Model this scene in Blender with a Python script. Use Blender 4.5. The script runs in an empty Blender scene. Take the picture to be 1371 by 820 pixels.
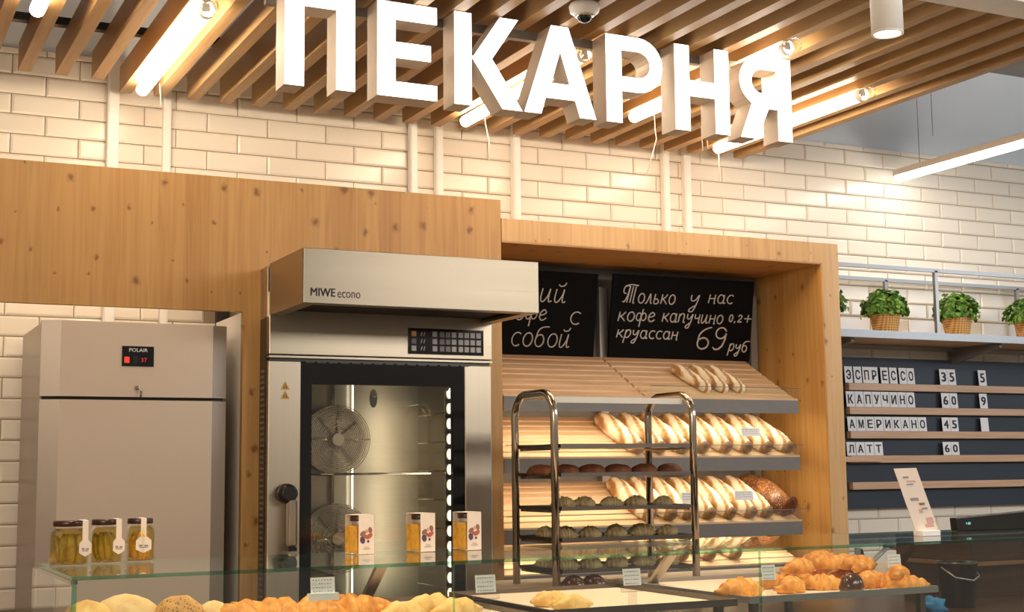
import bpy, bmesh, math, random
from mathutils import Vector, Matrix, noise as mnoise
random.seed(7)
PI = math.pi
SC = bpy.context.scene
COL = SC.collection
E = 1.5                      # eye height above the floor; camera stands at x=0, y=0, the tiled wall is at y=5.9

# ------------------------------------------------------------------ camera, world, lights, exposure
YAW, PIT, ROL, F = 0.45690235, 0.11832246, -0.01085487, 1863.12
_f = Vector((math.sin(YAW)*math.cos(PIT), math.cos(YAW)*math.cos(PIT), math.sin(PIT)))
_r0 = Vector((math.cos(YAW), -math.sin(YAW), 0)); _u0 = _r0.cross(_f)
_r = _r0*math.cos(ROL)+_u0*math.sin(ROL); _u = _u0*math.cos(ROL)-_r0*math.sin(ROL)
cam_d = bpy.data.cameras.new('camera'); cam = bpy.data.objects.new('camera', cam_d); COL.objects.link(cam)
cam_d.sensor_width = 36; cam_d.lens = F/1371*36; cam_d.clip_start = .05; cam_d.clip_end = 60
m = Matrix.Identity(4)
for i in range(3):
    m[i][0] = _r[i]; m[i][1] = _u[i]; m[i][2] = -_f[i]
m[2][3] = E
cam.matrix_world = m
SC.camera = cam
SC.cycles.transparent_max_bounces = 40
SC.cycles.max_bounces = 10

w = bpy.data.worlds.new('world'); SC.world = w; w.use_nodes = True
bg = w.node_tree.nodes['Background']; bg.inputs[0].default_value = (1.0, .84, .68, 1); bg.inputs[1].default_value = .26

def area(name, loc, rot, sx, sy, power, col):
    l = bpy.data.lights.new(name, 'AREA'); l.shape = 'RECTANGLE'; l.size = sx; l.size_y = sy
    l.energy = power; l.color = col
    o = bpy.data.objects.new(name, l); o.location = loc; o.rotation_euler = rot; COL.objects.link(o); return o
area('shop_light', (-1.9, -.6, 2.9), (math.radians(78), 0, math.radians(-28)), 2.2, .8, 78, (1, .83, .64))
area('shop_light', (4.6, .6, 2.95), (math.radians(74), 0, math.radians(-4)), 3.2, .5, 64, (1, .92, .82))
area('cool_fill_side', (8.2, 2.2, 3.0), (math.radians(98), 0, math.radians(36)), 2.0, 1.0, 52, (.74, .87, 1))  # added cool fill, out of view, aimed to brighten the upper grey wall

SC.view_settings.view_transform = 'Standard'; SC.view_settings.look = 'None'
SC.view_settings.gamma = 1; SC.view_settings.use_curve_mapping = False
SC.view_settings.exposure = 0.1

def ray(px, py): return _f + _r*((px-685.5)/F) - _u*((py-410)/F)
def P(px, py, D):            # world point where the sight line meets the plane y = D
    d = ray(px, py); d = d*(D/d.y); return Vector((d.x, D, d.z+E))
def PZ(px, py, h):           # ... meets the horizontal plane z = E + h
    d = ray(px, py); d = d*(h/d.z); return Vector((d.x, d.y, h+E))
def proj(p):
    q = Vector(p)-Vector((0, 0, E)); return 685.5+F*q.dot(_r)/q.dot(_f), 410-F*q.dot(_u)/q.dot(_f)

# ------------------------------------------------------------------ materials
class NT:
    def __init__(s, name):
        s.m = bpy.data.materials.new(name); s.m.use_nodes = True; s.t = s.m.node_tree; s.n = s.t.nodes
        s.b = s.n['Principled BSDF']; s.out = s.n['Material Output']
    def add(s, typ, **kw):
        n = s.n.new(typ)
        for k, v in kw.items(): setattr(n, k, v)
        return n
    def l(s, a, b): s.t.links.new(a, b)
    def coord(s, scale=(1, 1, 1), kind='Object', rot=(0, 0, 0)):
        tc = s.add('ShaderNodeTexCoord'); mp = s.add('ShaderNodeMapping')
        mp.inputs['Scale'].default_value = scale; mp.inputs['Rotation'].default_value = rot
        s.l(tc.outputs[kind], mp.inputs[0]); return mp.outputs[0]
    def noise(s, vec, scale, detail=4, rough=.55):
        n = s.add('ShaderNodeTexNoise'); n.inputs['Scale'].default_value = scale
        n.inputs['Detail'].default_value = detail; n.inputs['Roughness'].default_value = rough
        s.l(vec, n.inputs['Vector']); return n.outputs['Fac']
    def ramp(s, fac, stops, interp='LINEAR'):
        r = s.add('ShaderNodeValToRGB'); r.color_ramp.interpolation = interp
        e = r.color_ramp.elements
        while len(e) < len(stops): e.new(.5)
        for x, (p, c) in zip(e, stops):
            x.position = p; x.color = (c[0], c[1], c[2], 1) if hasattr(c, '__len__') else (c, c, c, 1)
        s.l(fac, r.inputs[0]); return r.outputs[0]
    def mix(s, fac, a, b, mode='MIX'):
        n = s.add('ShaderNodeMix', data_type='RGBA', blend_type=mode)
        for sock, v in ((n.inputs[0], fac), (n.inputs[6], a), (n.inputs[7], b)):
            if isinstance(v, (int, float)): sock.default_value = v if sock.type == 'VALUE' else (v, v, v, 1)
            elif isinstance(v, tuple): sock.default_value = (v[0], v[1], v[2], 1)
            else: s.l(v, sock)
        return n.outputs[2]
    def bump(s, h, strength=.2, dist=.002):
        b = s.add('ShaderNodeBump'); b.inputs['Strength'].default_value = strength; b.inputs['Distance'].default_value = dist
        s.l(h, b.inputs['Height']); s.l(b.outputs[0], s.b.inputs['Normal'])
    def set(s, **kw):
        for k, v in kw.items():
            k = k.replace('_', ' ')
            if isinstance(v, tuple): s.b.inputs[k].default_value = (v[0], v[1], v[2], 1)
            else: s.b.inputs[k].default_value = v
        return s

def plain(name, c, rough=.5, metal=0., spec=.5, var=.06, vs=20, bump=0):
    t = NT(name); v = t.coord()
    n = t.noise(v, vs, 3)
    col = t.ramp(n, [(.3, tuple(x*(1-var) for x in c)), (.7, tuple(min(1, x*(1+var)) for x in c))])
    t.l(col, t.b.inputs['Base Color']); t.set(Roughness=rough, Metallic=metal, Specular_IOR_Level=spec)
    if bump: t.bump(n, bump)
    return t.m
def emis(name, c, st):
    t = NT(name); t.set(Base_Color=c, Emission_Color=c, Emission_Strength=st); return t.m

def pine(name, light, dark, axis='x', strip=.1, knots=True, rough=.45):
    """glue-laminated pine: strips side by side along `axis`, grain along z (or x)"""
    t = NT(name)
    tc = t.add('ShaderNodeTexCoord'); sp = t.add('ShaderNodeSeparateXYZ'); t.l(tc.outputs['Object'], sp.inputs[0])
    ax, gr = {'x': ('X', 'Z'), 'y': ('Y', 'Z'), 'yx': ('Y', 'X'), 'xy': ('X', 'Y'), 'zx': ('Z', 'X')}[axis]
    def math_(op, a, b=None):
        n = t.add('ShaderNodeMath', operation=op)
        for i, x in enumerate((a, b)):
            if x is None: continue
            if isinstance(x, (int, float)): n.inputs[i].default_value = x
            else: t.l(x, n.inputs[i])
        return n.outputs[0]
    a, g = sp.outputs[ax], sp.outputs[gr]
    sid = math_('FLOOR', math_('DIVIDE', a, strip))
    wn = t.add('ShaderNodeTexWhiteNoise', noise_dimensions='1D'); t.l(sid, wn.inputs['W'])
    cb = t.add('ShaderNodeCombineXYZ'); t.l(math_('MULTIPLY', a, 55), cb.inputs[0]); t.l(math_('MULTIPLY', g, 2.2), cb.inputs[1]); t.l(math_('MULTIPLY', sid, 3.7), cb.inputs[2])
    n1 = t.add('ShaderNodeTexNoise'); n1.inputs['Scale'].default_value = 1; n1.inputs['Detail'].default_value = 5; n1.inputs['Distortion'].default_value = .6
    t.l(cb.outputs[0], n1.inputs['Vector'])
    col = t.ramp(n1.outputs['Fac'], [(.3, dark), (.62, light)])
    tint = t.ramp(wn.outputs['Value'], [(0, (.88, .80, .72)), (.5, (1, .97, .93)), (1, (1.0, 1.0, 1.0))])
    col = t.mix(1.0, col, tint, 'MULTIPLY')
    big = t.noise(t.coord(), 1.3, 2)
    col = t.mix(1.0, col, t.ramp(big, [(.3, (.93, .90, .86)), (.7, (1, 1, 1))]), 'MULTIPLY')
    if knots:
        cb2 = t.add('ShaderNodeCombineXYZ'); t.l(math_('MULTIPLY', a, 11), cb2.inputs[0]); t.l(math_('MULTIPLY', g, 9), cb2.inputs[1])
        ds = t.add('ShaderNodeTexNoise'); ds.inputs['Scale'].default_value = 4; t.l(cb2.outputs[0], ds.inputs['Vector'])
        vo = t.add('ShaderNodeTexVoronoi', voronoi_dimensions='2D'); vo.inputs['Scale'].default_value = 1
        vo.inputs['Randomness'].default_value = 1
        mixv = t.mix(.22, cb2.outputs[0], ds.outputs['Color']); t.l(mixv, vo.inputs['Vector'])
        sc = t.add('ShaderNodeSeparateColor'); t.l(vo.outputs['Color'], sc.inputs[0])
        d = math_('DIVIDE', vo.outputs['Distance'], math_('ADD', .05, math_('MULTIPLY', math_('POWER', sc.outputs[0], 2.0), .17)))
        kn = t.ramp(d, [(.25, 1.0), (.55, .45), (1.0, 0.0)])
        kn2 = math_('MULTIPLY', kn, math_('GREATER_THAN', sc.outputs[1], .30))
        col = t.mix(math_('MULTIPLY', kn2, .85), col, (dark[0]*.42, dark[1]*.30, dark[2]*.24))
    t.l(col, t.b.inputs['Base Color']); t.set(Roughness=rough)
    t.bump(n1.outputs['Fac'], .06)
    return t.m

def steel(name, c, rough=.3, axis=0, streak=.25):
    t = NT(name); sc = [260, 260, 260]; sc[axis] = 1.5
    n = t.noise(t.coord(tuple(sc)), 1, 3)
    t.l(t.ramp(n, [(.3, tuple(x*(1-streak*.5) for x in c)), (.7, c)]), t.b.inputs['Base Color'])
    t.l(t.ramp(n, [(.3, rough*.95), (.7, rough*1.06)]), t.b.inputs['Roughness'])
    t.set(Metallic=1.0); return t.m

def glass(name, tint=(.97, 1, .985), refl=1.0, rough=0.0, ior=1.5):
    t = NT(name); t.n.remove(t.b)
    tr = t.add('ShaderNodeBsdfTransparent'); tr.inputs[0].default_value = (*tint, 1)
    gl = t.add('ShaderNodeBsdfGlossy'); gl.inputs['Roughness'].default_value = rough
    gl.inputs[0].default_value = (refl, refl, refl, 1)
    fr = t.add('ShaderNodeFresnel')      # same reflectance on both faces of a thin pane
    ge = t.add('ShaderNodeNewGeometry'); mr = t.add('ShaderNodeMapRange')
    mr.inputs['To Min'].default_value = ior; mr.inputs['To Max'].default_value = 1/ior
    t.l(ge.outputs['Backfacing'], mr.inputs['Value']); t.l(mr.outputs[0], fr.inputs[0])
    mx = t.add('ShaderNodeMixShader'); t.l(fr.outputs[0], mx.inputs[0]); t.l(tr.outputs[0], mx.inputs[1]); t.l(gl.outputs[0], mx.inputs[2])
    t.l(mx.outputs[0], t.out.inputs[0]); return t.m

def bread_mat(name, light, mid, dark, scale=18, speck=None, rough=.55, gloss=.3, bake=0):
    t = NT(name); v = t.coord()
    n = t.noise(v, scale, 6, .6)
    col = t.ramp(n, [(.28, dark), (.5, mid), (.72, light)])
    if bake:          # browner crests and tips, stored on the mesh
        at = t.add('ShaderNodeAttribute', attribute_name='bake')
        col = t.mix(t.ramp(at.outputs['Fac'], [(.25, 0.0), (1.0, bake)]), col, dark)
    if speck:
        vo = t.add('ShaderNodeTexVoronoi'); vo.inputs['Scale'].default_value = 130; t.l(v, vo.inputs['Vector'])
        col = t.mix(t.ramp(vo.outputs['Distance'], [(.25, 1.0), (.35, 0.0)]), col, speck)
    t.l(col, t.b.inputs['Base Color']); t.set(Roughness=rough, Specular_IOR_Level=gloss)
    t.bump(n, .35, .004); return t.m

M = {}
M['tile'] = NT('tile_glaze'); _t = M['tile']; _oi = _t.add('ShaderNodeObjectInfo')
_t.l(_t.ramp(_oi.outputs['Random'], [(0, (.86, .79, .69)), (1, (.91, .85, .75))]), _t.b.inputs['Base Color'])
_t.l(_t.ramp(_t.noise(_t.coord(), 9, 2), [(.3, .16), (.7, .24)]), _t.b.inputs['Roughness']); _t.bump(_t.noise(_t.coord(), 14, 2), .08, .003); M['tile'] = _t.m
M['grout'] = plain('grout', (.36, .27, .19), .9)
M['greywall'] = plain('grey_paint', (.72, .77, .82), .8, var=.03, vs=3)
M['ceil'] = plain('ceiling_paint', (.30, .28, .26), .9, var=.03, vs=3)
M['floor'] = plain('floor_stone', (.34, .29, .24), .35, var=.15, vs=4)
M['white'] = plain('white_paint', (.88, .84, .77), .5, var=.02)
M['whitemetal'] = plain('white_enamel', (.92, .90, .86), .35, var=.02)
M['pine'] = pine('pine_panel', (.53, .320, .122), (.44, .245, .082), 'x')
M['pine2'] = pine('pine_case', (.70, .47, .23), (.60, .375, .165), 'x')
M['pine_side'] = pine('pine_case_side', (.66, .40, .14), (.55, .31, .095), 'y')
M['pine_under'] = pine('pine_case_top', (.66, .38, .14), (.52, .27, .085), 'yx')
M['slat'] = pine('ceiling_slat_wood', (.50, .32, .145), (.40, .24, .095), 'xy', strip=.5, knots=False)
M['shelfwood'] = pine('shelf_slat_wood', (.74, .53, .34), (.60, .40, .23), 'zx', strip=.5, knots=False)
M['menuwood'] = pine('menu_rail_wood', (.68, .46, .32), (.56, .35, .22), 'zx', strip=.5, knots=False)
M['steel'] = steel('brushed_steel', (.42, .365, .285), .34, 0, .10)
M['steelv'] = steel('brushed_steel_vertical', (.52, .46, .37), .38, 2, .10)
M['chrome'] = steel('polished_steel', (.62, .55, .46), .16, 2)
M['cavity'] = steel('oven_cavity_steel', (.50, .46, .38), .34, 0, .2)
M['darksteel'] = steel('tray_steel', (.20, .17, .15), .35, 0)
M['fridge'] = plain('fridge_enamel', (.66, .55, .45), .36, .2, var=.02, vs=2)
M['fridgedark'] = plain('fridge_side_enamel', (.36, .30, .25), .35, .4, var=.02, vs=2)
M['grey'] = plain('grey_laminate', (.17, .165, .16), .45, var=.04)
M['greylight'] = plain('grey_metal', (.30, .29, .28), .35, .5, var=.03)
M['black'] = plain('black_plastic', (.012, .011, .011), .3, var=.1)
M['blackgloss'] = plain('black_glass', (.008, .008, .010), .08, var=.1)
M['dark'] = plain('dark_gap', (.02, .015, .012), .7)
M['navy'] = plain('navy_board', (.022, .032, .048), .5, var=.12, vs=3)
M['chalkboard'] = plain('chalkboard', (.004, .003, .003), .8, 0., .12, var=.3, vs=6)
M['chalk'] = plain('chalk', (.55, .50, .46), .9, var=.1, vs=90)
M['card'] = plain('white_card', (.82, .83, .86), .5, var=.02)
M['cardwarm'] = plain('cream_card', (.80, .70, .62), .6, var=.02)
M['ink'] = plain('ink', (.02, .02, .03), .6)
M['inkgrey'] = plain('grey_ink', (.30, .28, .28), .7)
M['gold'] = plain('gold_print', (.55, .36, .08), .4)
M['button'] = plain('button_grey', (.42, .40, .40), .4)
M['buttondim'] = plain('button_dim', (.18, .17, .17), .4)
M['buttonamber'] = plain('button_amber', (.75, .40, .14), .4)
M['red'] = emis('red_lamp', (.9, .05, .03), .35)
M['redd'] = emis('red_digit', (.8, .03, .03), .25)
M['cyan'] = emis('cyan_screen_text', (.25, .8, .8), .5)
M['signface'] = emis('sign_face', (1, .985, .97), 3.0)
M['signside'] = plain('sign_return', (.66, .58, .50), .5, var=.02)
M['tube'] = emis('lamp_tube', (1, .82, .60), 27)
M['tubecool'] = emis('lamp_tube_neutral', (1, .91, .80), 26)
M['spotface'] = emis('downlight_lens', (1, .80, .58), 5)
M['led'] = emis('oven_led', (1, .93, .78), 4)
M['ledwarm'] = emis('shelf_led_strip', (1, .80, .55), 4)
M['glass'] = glass('clear_glass')
M['glassedge'] = glass('green_glass_edge', (.62, .86, .76), 1.0, .08)
M['ovenglass'] = glass('oven_glass', (.80, .79, .76), .9)
M['jarglass'] = glass('jar_glass', (.96, .97, .93))
M['clearplastic'] = glass('clear_plastic', (.93, .93, .93), .6, .15)
M['parchment'] = plain('baking_paper', (.80, .64, .50), .7, var=.04)
M['worktop'] = plain('worktop', (.78, .62, .47), .4, var=.03, vs=5)
M['foliage'] = plain('basil_leaf', (.085, .21, .02), .5, var=.5, vs=30)
M['foliage2'] = plain('basil_leaf_light', (.20, .40, .05), .5, var=.4, vs=30)
M['croissant'] = bread_mat('croissant_crust', (1.0, .57, .17), (.84, .36, .07), (.38, .12, .02), 15, rough=.38, bake=.75)
M['pastrypale'] = bread_mat('pale_pastry', (.95, .74, .36), (.86, .56, .20), (.62, .32, .09), 16, rough=.45)
M['bunpale'] = bread_mat('pale_bun', (.92, .76, .48), (.84, .60, .30), (.62, .36, .14), 12)
M['seedbun'] = bread_mat('seed_bun', (.84, .56, .28), (.66, .36, .12), (.42, .20, .06), 14, speck=(.20, .09, .03))
M['seedloaf'] = bread_mat('seed_loaf', (.36, .13, .04), (.16, .055, .018), (.06, .02, .01), 16, speck=(.55, .36, .18), rough=.35, gloss=.6)
M['chocolate'] = bread_mat('chocolate', (.14, .045, .02), (.07, .02, .01), (.03, .01, .006), 20, rough=.2, gloss=.7)
M['darkroll'] = bread_mat('dark_roll', (.30, .10, .03), (.16, .05, .018), (.06, .02, .01), 20)
M['rackcroissant'] = bread_mat('rack_croissant', (.58, .46, .25), (.38, .29, .14), (.17, .12, .06), 24, rough=.4)
M['baguette'] = bread_mat('floured_baguette', (.86, .72, .50), (.80, .60, .34), (.52, .28, .10), 13)
M['heel'] = bread_mat('baguette_heel', (.40, .26, .14), (.26, .15, .07), (.12, .06, .03), 40)
M['olive'] = bread_mat('pickle_flesh', (.72, .58, .12), (.50, .38, .05), (.22, .15, .02), 40, rough=.25, gloss=.6)
M['olive2'] = bread_mat('pepper_flesh', (.90, .60, .10), (.72, .44, .06), (.22, .13, .02), 34, rough=.25, gloss=.6)
M['brine'] = glass('brine', (.92, .82, .50), .6)
M['honey'] = bread_mat('mustard_sauce', (.80, .46, .07), (.62, .33, .04), (.42, .20, .02), 60, rough=.3, gloss=.6)
M['lid'] = plain('dark_lid', (.05, .022, .014), .3, .3)
M['nutdark'] = plain('print_purple', (.10, .05, .09), .6); M['nutred'] = plain('print_red', (.45, .12, .07), .6)
M['nutbrown'] = plain('print_brown', (.28, .13, .08), .6); M['pink'] = plain('print_pink', (.62, .36, .32), .6)
M['blue'] = plain('blue_cloth', (.02, .16, .36), .7, bump=.3)
M['brownwood'] = pine('dark_walnut', (.06, .026, .012), (.025, .011, .006), 'zx', strip=.3, knots=False, rough=.25)
M['brownlight'] = pine('walnut_edge', (.22, .11, .045), (.14, .065, .025), 'zx', strip=.3, knots=False)
M['cord'] = plain('white_cord', (.80, .70, .56), .6)
M['cable'] = plain('grey_cable', (.30, .27, .24), .5)
# wicker: two crossed wave patterns
_w = NT('wicker'); _v = _w.coord((1, 1, 1))
_wv = _w.add('ShaderNodeTexWave', bands_direction='Z'); _wv.inputs['Scale'].default_value = 26; _w.l(_v, _wv.inputs[0])
_wx = _w.add('ShaderNodeTexWave', bands_direction='X'); _wx.inputs['Scale'].default_value = 22; _w.l(_v, _wx.inputs[0])
_mm = _w.mix(.5, _wv.outputs[1], _wx.outputs[1])
_w.l(_w.ramp(_mm, [(.2, (.38, .19, .06)), (.6, (.78, .50, .20))]), _w.b.inputs['Base Color']); _w.bump(_mm, .5, .004); _w.set(Roughness=.7)
M['wicker'] = _w.m

# ------------------------------------------------------------------ mesh helpers
class MB:
    def __init__(s): s.v = []; s.f = []; s.sm = []
    def quadbox(s, x0, x1, y0, y1, z0, z1):
        b = len(s.v); s.v += [(x, y, z) for z in (z0, z1) for y in (y0, y1) for x in (x0, x1)]
        for q in ((0, 2, 3, 1), (4, 5, 7, 6), (0, 1, 5, 4), (2, 6, 7, 3), (0, 4, 6, 2), (1, 3, 7, 5)): s.f.append(tuple(b+i for i in q)); s.sm.append(False)
        return s
    def hexa(s, pts):        # eight corners, ordered like quadbox
        b = len(s.v); s.v += [tuple(p) for p in pts]
        for q in ((0, 2, 3, 1), (4, 5, 7, 6), (0, 1, 5, 4), (2, 6, 7, 3), (0, 4, 6, 2), (1, 3, 7, 5)): s.f.append(tuple(b+i for i in q)); s.sm.append(False)
        return s
    def prism(s, poly, y0, y1, holes=()):       # poly in (x, z), extruded along y; convex pieces or simple polygon
        b = len(s.v); n = len(poly)
        s.v += [(x, y0, z) for x, z in poly] + [(x, y1, z) for x, z in poly]
        s.f.append(tuple(range(b, b+n))); s.f.append(tuple(range(b+2*n-1, b+n-1, -1))); s.sm += [False]*2
        for i in range(n):
            j = (i+1) % n; s.f.append((b+j, b+i, b+n+i, b+n+j)); s.sm.append(False)
        return s
    def tube(s, pts, r, seg=8, cap=True, smooth=True):
        pts = [Vector(p) for p in pts]; b = len(s.v); n = len(pts); up = None
        for i, p in enumerate(pts):
            t = (pts[min(i+1, n-1)]-pts[max(i-1, 0)]).normalized()
            if up is None: up = t.orthogonal().normalized()
            up = (up-t*up.dot(t)).normalized(); sd = t.cross(up); rr = r[i] if hasattr(r, '__len__') else r
            for k in range(seg):
                a = 2*PI*k/seg; s.v.append(tuple(p+(up*math.cos(a)+sd*math.sin(a))*rr))
        for i in range(n-1):
            for k in range(seg):
                k2 = (k+1) % seg; s.f.append((b+i*seg+k, b+i*seg+k2, b+(i+1)*seg+k2, b+(i+1)*seg+k)); s.sm.append(smooth)
        if cap:
            s.f.append(tuple(b+k for k in range(seg-1, -1, -1))); s.f.append(tuple(b+(n-1)*seg+k for k in range(seg))); s.sm += [False]*2
        return s
    def lathe(s, prof, c=(0, 0, 0), seg=24, ang0=0, smooth=True, cap=True):
        b = len(s.v); n = len(prof)
        for r, z in prof:
            for k in range(seg):
                a = ang0+2*PI*k/seg; s.v.append((c[0]+r*math.cos(a), c[1]+r*math.sin(a), c[2]+z))
        for i in range(n-1):
            for k in range(seg):
                k2 = (k+1) % seg; s.f.append((b+i*seg+k, b+i*seg+k2, b+(i+1)*seg+k2, b+(i+1)*seg+k)); s.sm.append(smooth)
        if cap:
            s.f.append(tuple(b+k for k in range(seg-1, -1, -1))); s.f.append(tuple(b+(n-1)*seg+k for k in range(seg))); s.sm += [False]*2
        return s
    def mesh(s, name, mat, bevel=0):
        me = bpy.data.meshes.new(name); me.from_pydata(s.v, [], s.f)
        me.polygons.foreach_set('use_smooth', s.sm)
        if bevel:
            bm = bmesh.new(); bm.from_mesh(me)
            bmesh.ops.bevel(bm, geom=[e for e in bm.edges], offset=bevel, segments=2, affect='EDGES', profile=.5, clamp_overlap=True)
            bm.to_mesh(me); bm.free()
        me.materials.append(mat); me.update(); return me
    def build(s, name, mat, parent=None, bevel=0, loc=None):
        return link(name, s.mesh(name, mat, bevel), parent, loc)

def link(name, me, parent=None, loc=None):
    o = bpy.data.objects.new(name, me); COL.objects.link(o)
    if parent: o.parent = parent
    if loc is not None: o.location = loc
    return o
def box(name, x0, x1, y0, y1, z0, z1, mat, parent=None, bevel=0):
    return MB().quadbox(x0, x1, y0, y1, z0, z1).build(name, mat, parent, bevel)
def tag(o, label, cat=None, group=None, kind=None):
    if label: o['label'] = label
    if cat: o['category'] = cat
    if group: o['group'] = group
    if kind: o['kind'] = kind
    return o
def thing(name, label, cat, loc=(0, 0, 0), rotz=0, group=None):
    o = bpy.data.objects.new(name, None); COL.objects.link(o); o.location = loc; o.rotation_euler = (0, 0, rotz)
    return tag(o, label, cat, group)
def copy_tree(o, parent=None):
    c = o.copy(); COL.objects.link(c)
    if parent: c.parent = parent; c.matrix_parent_inverse = o.matrix_parent_inverse
    for ch in list(o.children): copy_tree(ch, c)
    return c

_fc = bpy.data.curves.new('font_tmp', 'FONT'); _fo = bpy.data.objects.new('font_tmp', _fc)
def text_mb(txt, offset=0.0):
    """flat outline of a text in the x-z plane (facing -y), unscaled"""
    if _fo.name not in COL.objects: COL.objects.link(_fo)
    _fc.body = txt; _fc.offset = offset; _fc.resolution_u = 3; _fc.fill_mode = 'FRONT'; _fc.dimensions = '2D'
    bpy.context.view_layer.update()
    dg = bpy.context.evaluated_depsgraph_get()
    me = bpy.data.meshes.new_from_object(_fo.evaluated_get(dg))
    b = MB(); b.v = [(v.co.x, 0, v.co.y) for v in me.vertices]; b.f = [tuple(p.vertices) for p in me.polygons]; b.sm = [False]*len(b.f)
    bpy.data.meshes.remove(me); return b
def text_fit(txt, x0, x1, y, z0, z1, mat, parent, name='lettering', offset=0.0, bold=0):
    """text scaled into a rectangle on the plane y, facing the viewer side (-y)"""
    b = text_mb(txt, 0)
    if bold:
        n_ = len(b.v); v0 = list(b.v); f0 = list(b.f)
        for i_, (du, dv) in enumerate(((bold, 0), (0, bold*.6), (bold, bold*.6), (bold*.5, bold*.3))):
            b.v += [(v[0]+du, -.004*(i_+1), v[2]+dv) for v in v0]; b.f += [tuple(k+n_*(i_+1) for k in q) for q in f0]
        b.sm = [False]*len(b.f)
    xs = [v[0] for v in b.v]; zs = [v[2] for v in b.v]
    sx = (x1-x0)/(max(xs)-min(xs)); sz = (z1-z0)/(max(zs)-min(zs)); mx, mz = min(xs), min(zs)
    b.v = [(x0+(v[0]-mx)*sx, y+v[1]*.02, z0+(v[2]-mz)*sz) for v in b.v]
    return b.build(name, mat, parent)

# ------------------------------------------------------------------ the setting
DW = 5.9
floor = tag(box('floor', -3, 11, -4, 6.2, -.1, 0, M['floor']), 'brown stone floor of the shop', kind='structure')
ceiling = tag(box('ceiling', -3, 11, -4, 6.2, E+2.3, E+2.4, M['ceil']), 'plain ceiling above the wooden slats', kind='structure')
wall = tag(box('wall_back', -3, 11, DW, DW+.15, 0, E+1.757, M['grout']), 'back wall of cream bevelled subway tiles', kind='structure')
up = tag(box('wall_back_upper', -3, 11, DW+.004, DW+.15, E+1.757, E+2.3, M['greywall']), 'smooth grey painted wall above the tiles', kind='structure')
up.name = 'trim_1'
tag(box('wall_left', -3.1, -3, -4, 6.2, 0, E+2.3, M['white']), 'plain side wall left of the bakery', kind='structure')

# tiles: 270 x 83.5 module, half bond
TW, TH, J = .2695, .0835, .004
def tile_mesh(w_, h_):
    b = MB(); c = .009
    rings = [(0, 0, 0), (0, 0, -.005), (c, c*.9, -.010)]
    for ix, iz, y in rings:
        b.v += [(ix, y, iz), (w_-ix, y, iz), (w_-ix, y, h_-iz), (ix, y, h_-iz)]
    for r_ in range(2):
        for k in range(4):
            k2 = (k+1) % 4; b.f.append((r_*4+k, r_*4+k2, r_*4+4+k2, r_*4+4+k)); b.sm.append(False)
    b.f.append((8, 9, 10, 11)); b.sm.append(False)
    return b
tmesh = tile_mesh(TW-J, TH-J).mesh('tile', M['tile'])
tiles = []
for r_ in range(-12, 24):
    z0 = 1.4805-8*TH+r_*TH - .0835*4     # row bottoms relative to eye
    z1 = min(z0+TH, 1.757)
    if z1-z0 < .02: continue
    par = 0 if (r_ % 2 == 0) else TW/2
    for c_ in range(-6, 34):
        x0 = 1.968-TW*6+par+c_*TW - 0*TW
        cx, cy = proj((x0+TW/2, DW, (z0+z1)/2+E))
        if cx < -400 or cx > 1900 or cy < -10: continue
        top = 216.4+.0843*(cx-57) if cx < 671 else 292+.08*(cx-671)
        ok = (cx < 1135 and cy < top+22) or (cx < 310 and 396 < cy < 452) or (cx >= 1095 and cy < 775) or (cx < 60 and cy > 396)
        if cx > 1150 and 497 < cy < 668: ok = False
        if 310 < cx < 1095 and cy > top+22: ok = False
        if not ok: continue
        px0, _ = proj((x0, DW, z0+E)); px1, _ = proj((x0+TW, DW, z0+E))
        vis = (.1 if cx < 60 and cy > 452 else 0 if cy > top+8 and cx < 1120 and not (cx < 310 and cy > 396) else 1)
        if cx < -40 or cx > 1410: vis *= .02
        tiles.append((-(px1-px0)*vis*(z1-z0), x0, z0, z1))
tiles.sort(key=lambda q: q[0])
restb = MB()
for i, (_, x0, z0, z1) in enumerate(tiles):
    if i < 300:
        o = link('tile', tmesh, wall, (x0+J/2, DW, z0+E+J/2))
        if z1-z0 < TH-.001: o.scale.z = (z1-z0-J/2)/(TH-J)
    else:
        tb = tile_mesh(TW-J, z1-z0-J); b0 = len(restb.v)
        restb.v += [(v[0]+x0+J/2, v[1]+DW, v[2]+z0+E+J/2) for v in tb.v]
        restb.f += [tuple(b0+k for k in q) for q in tb.f]; restb.sm += tb.sm
if restb.v: restb.build('tile', M['tile'], wall)['kind'] = 'stuff'

# white vertical conduits on the tiles
def conduit(xa, xb, z0, label):
    t = thing('cable_duct', label, 'duct', (0, 0, 0))
    box('duct_body', xa, xb, DW-.045, DW-.0102, z0+E, E+1.757, M['whitemetal'], t, .003)
    box('duct_cover', xa+.006, xb-.006, DW-.049, DW-.044, z0+E, E+1.757, M['whitemetal'], t)
conduit(1.000, 1.048, -.2, 'wide white vertical duct on the tiles left of the first lamp tube')
conduit(1.232, 1.266, -.2, 'narrow white vertical duct on the tiles just right of the first lamp tube')
for k, (a, b_, lb) in enumerate([(2.364, 2.400, 'white vertical duct on the tiles under the second sign letter'),
                                 (2.494, 2.530, 'white vertical duct on the tiles between the second and third sign letters'),
                                 (2.894, 2.934, 'single white vertical duct on the tiles right of the third sign letter'),
                                 (3.741, 3.777, 'white vertical duct on the tiles left of the sixth sign letter, near the case corner'),
                                 (3.867, 3.907, 'white vertical duct on the tiles under the sixth sign letter, rightmost of all')]):
    conduit(a, b_, .7, lb)

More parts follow.
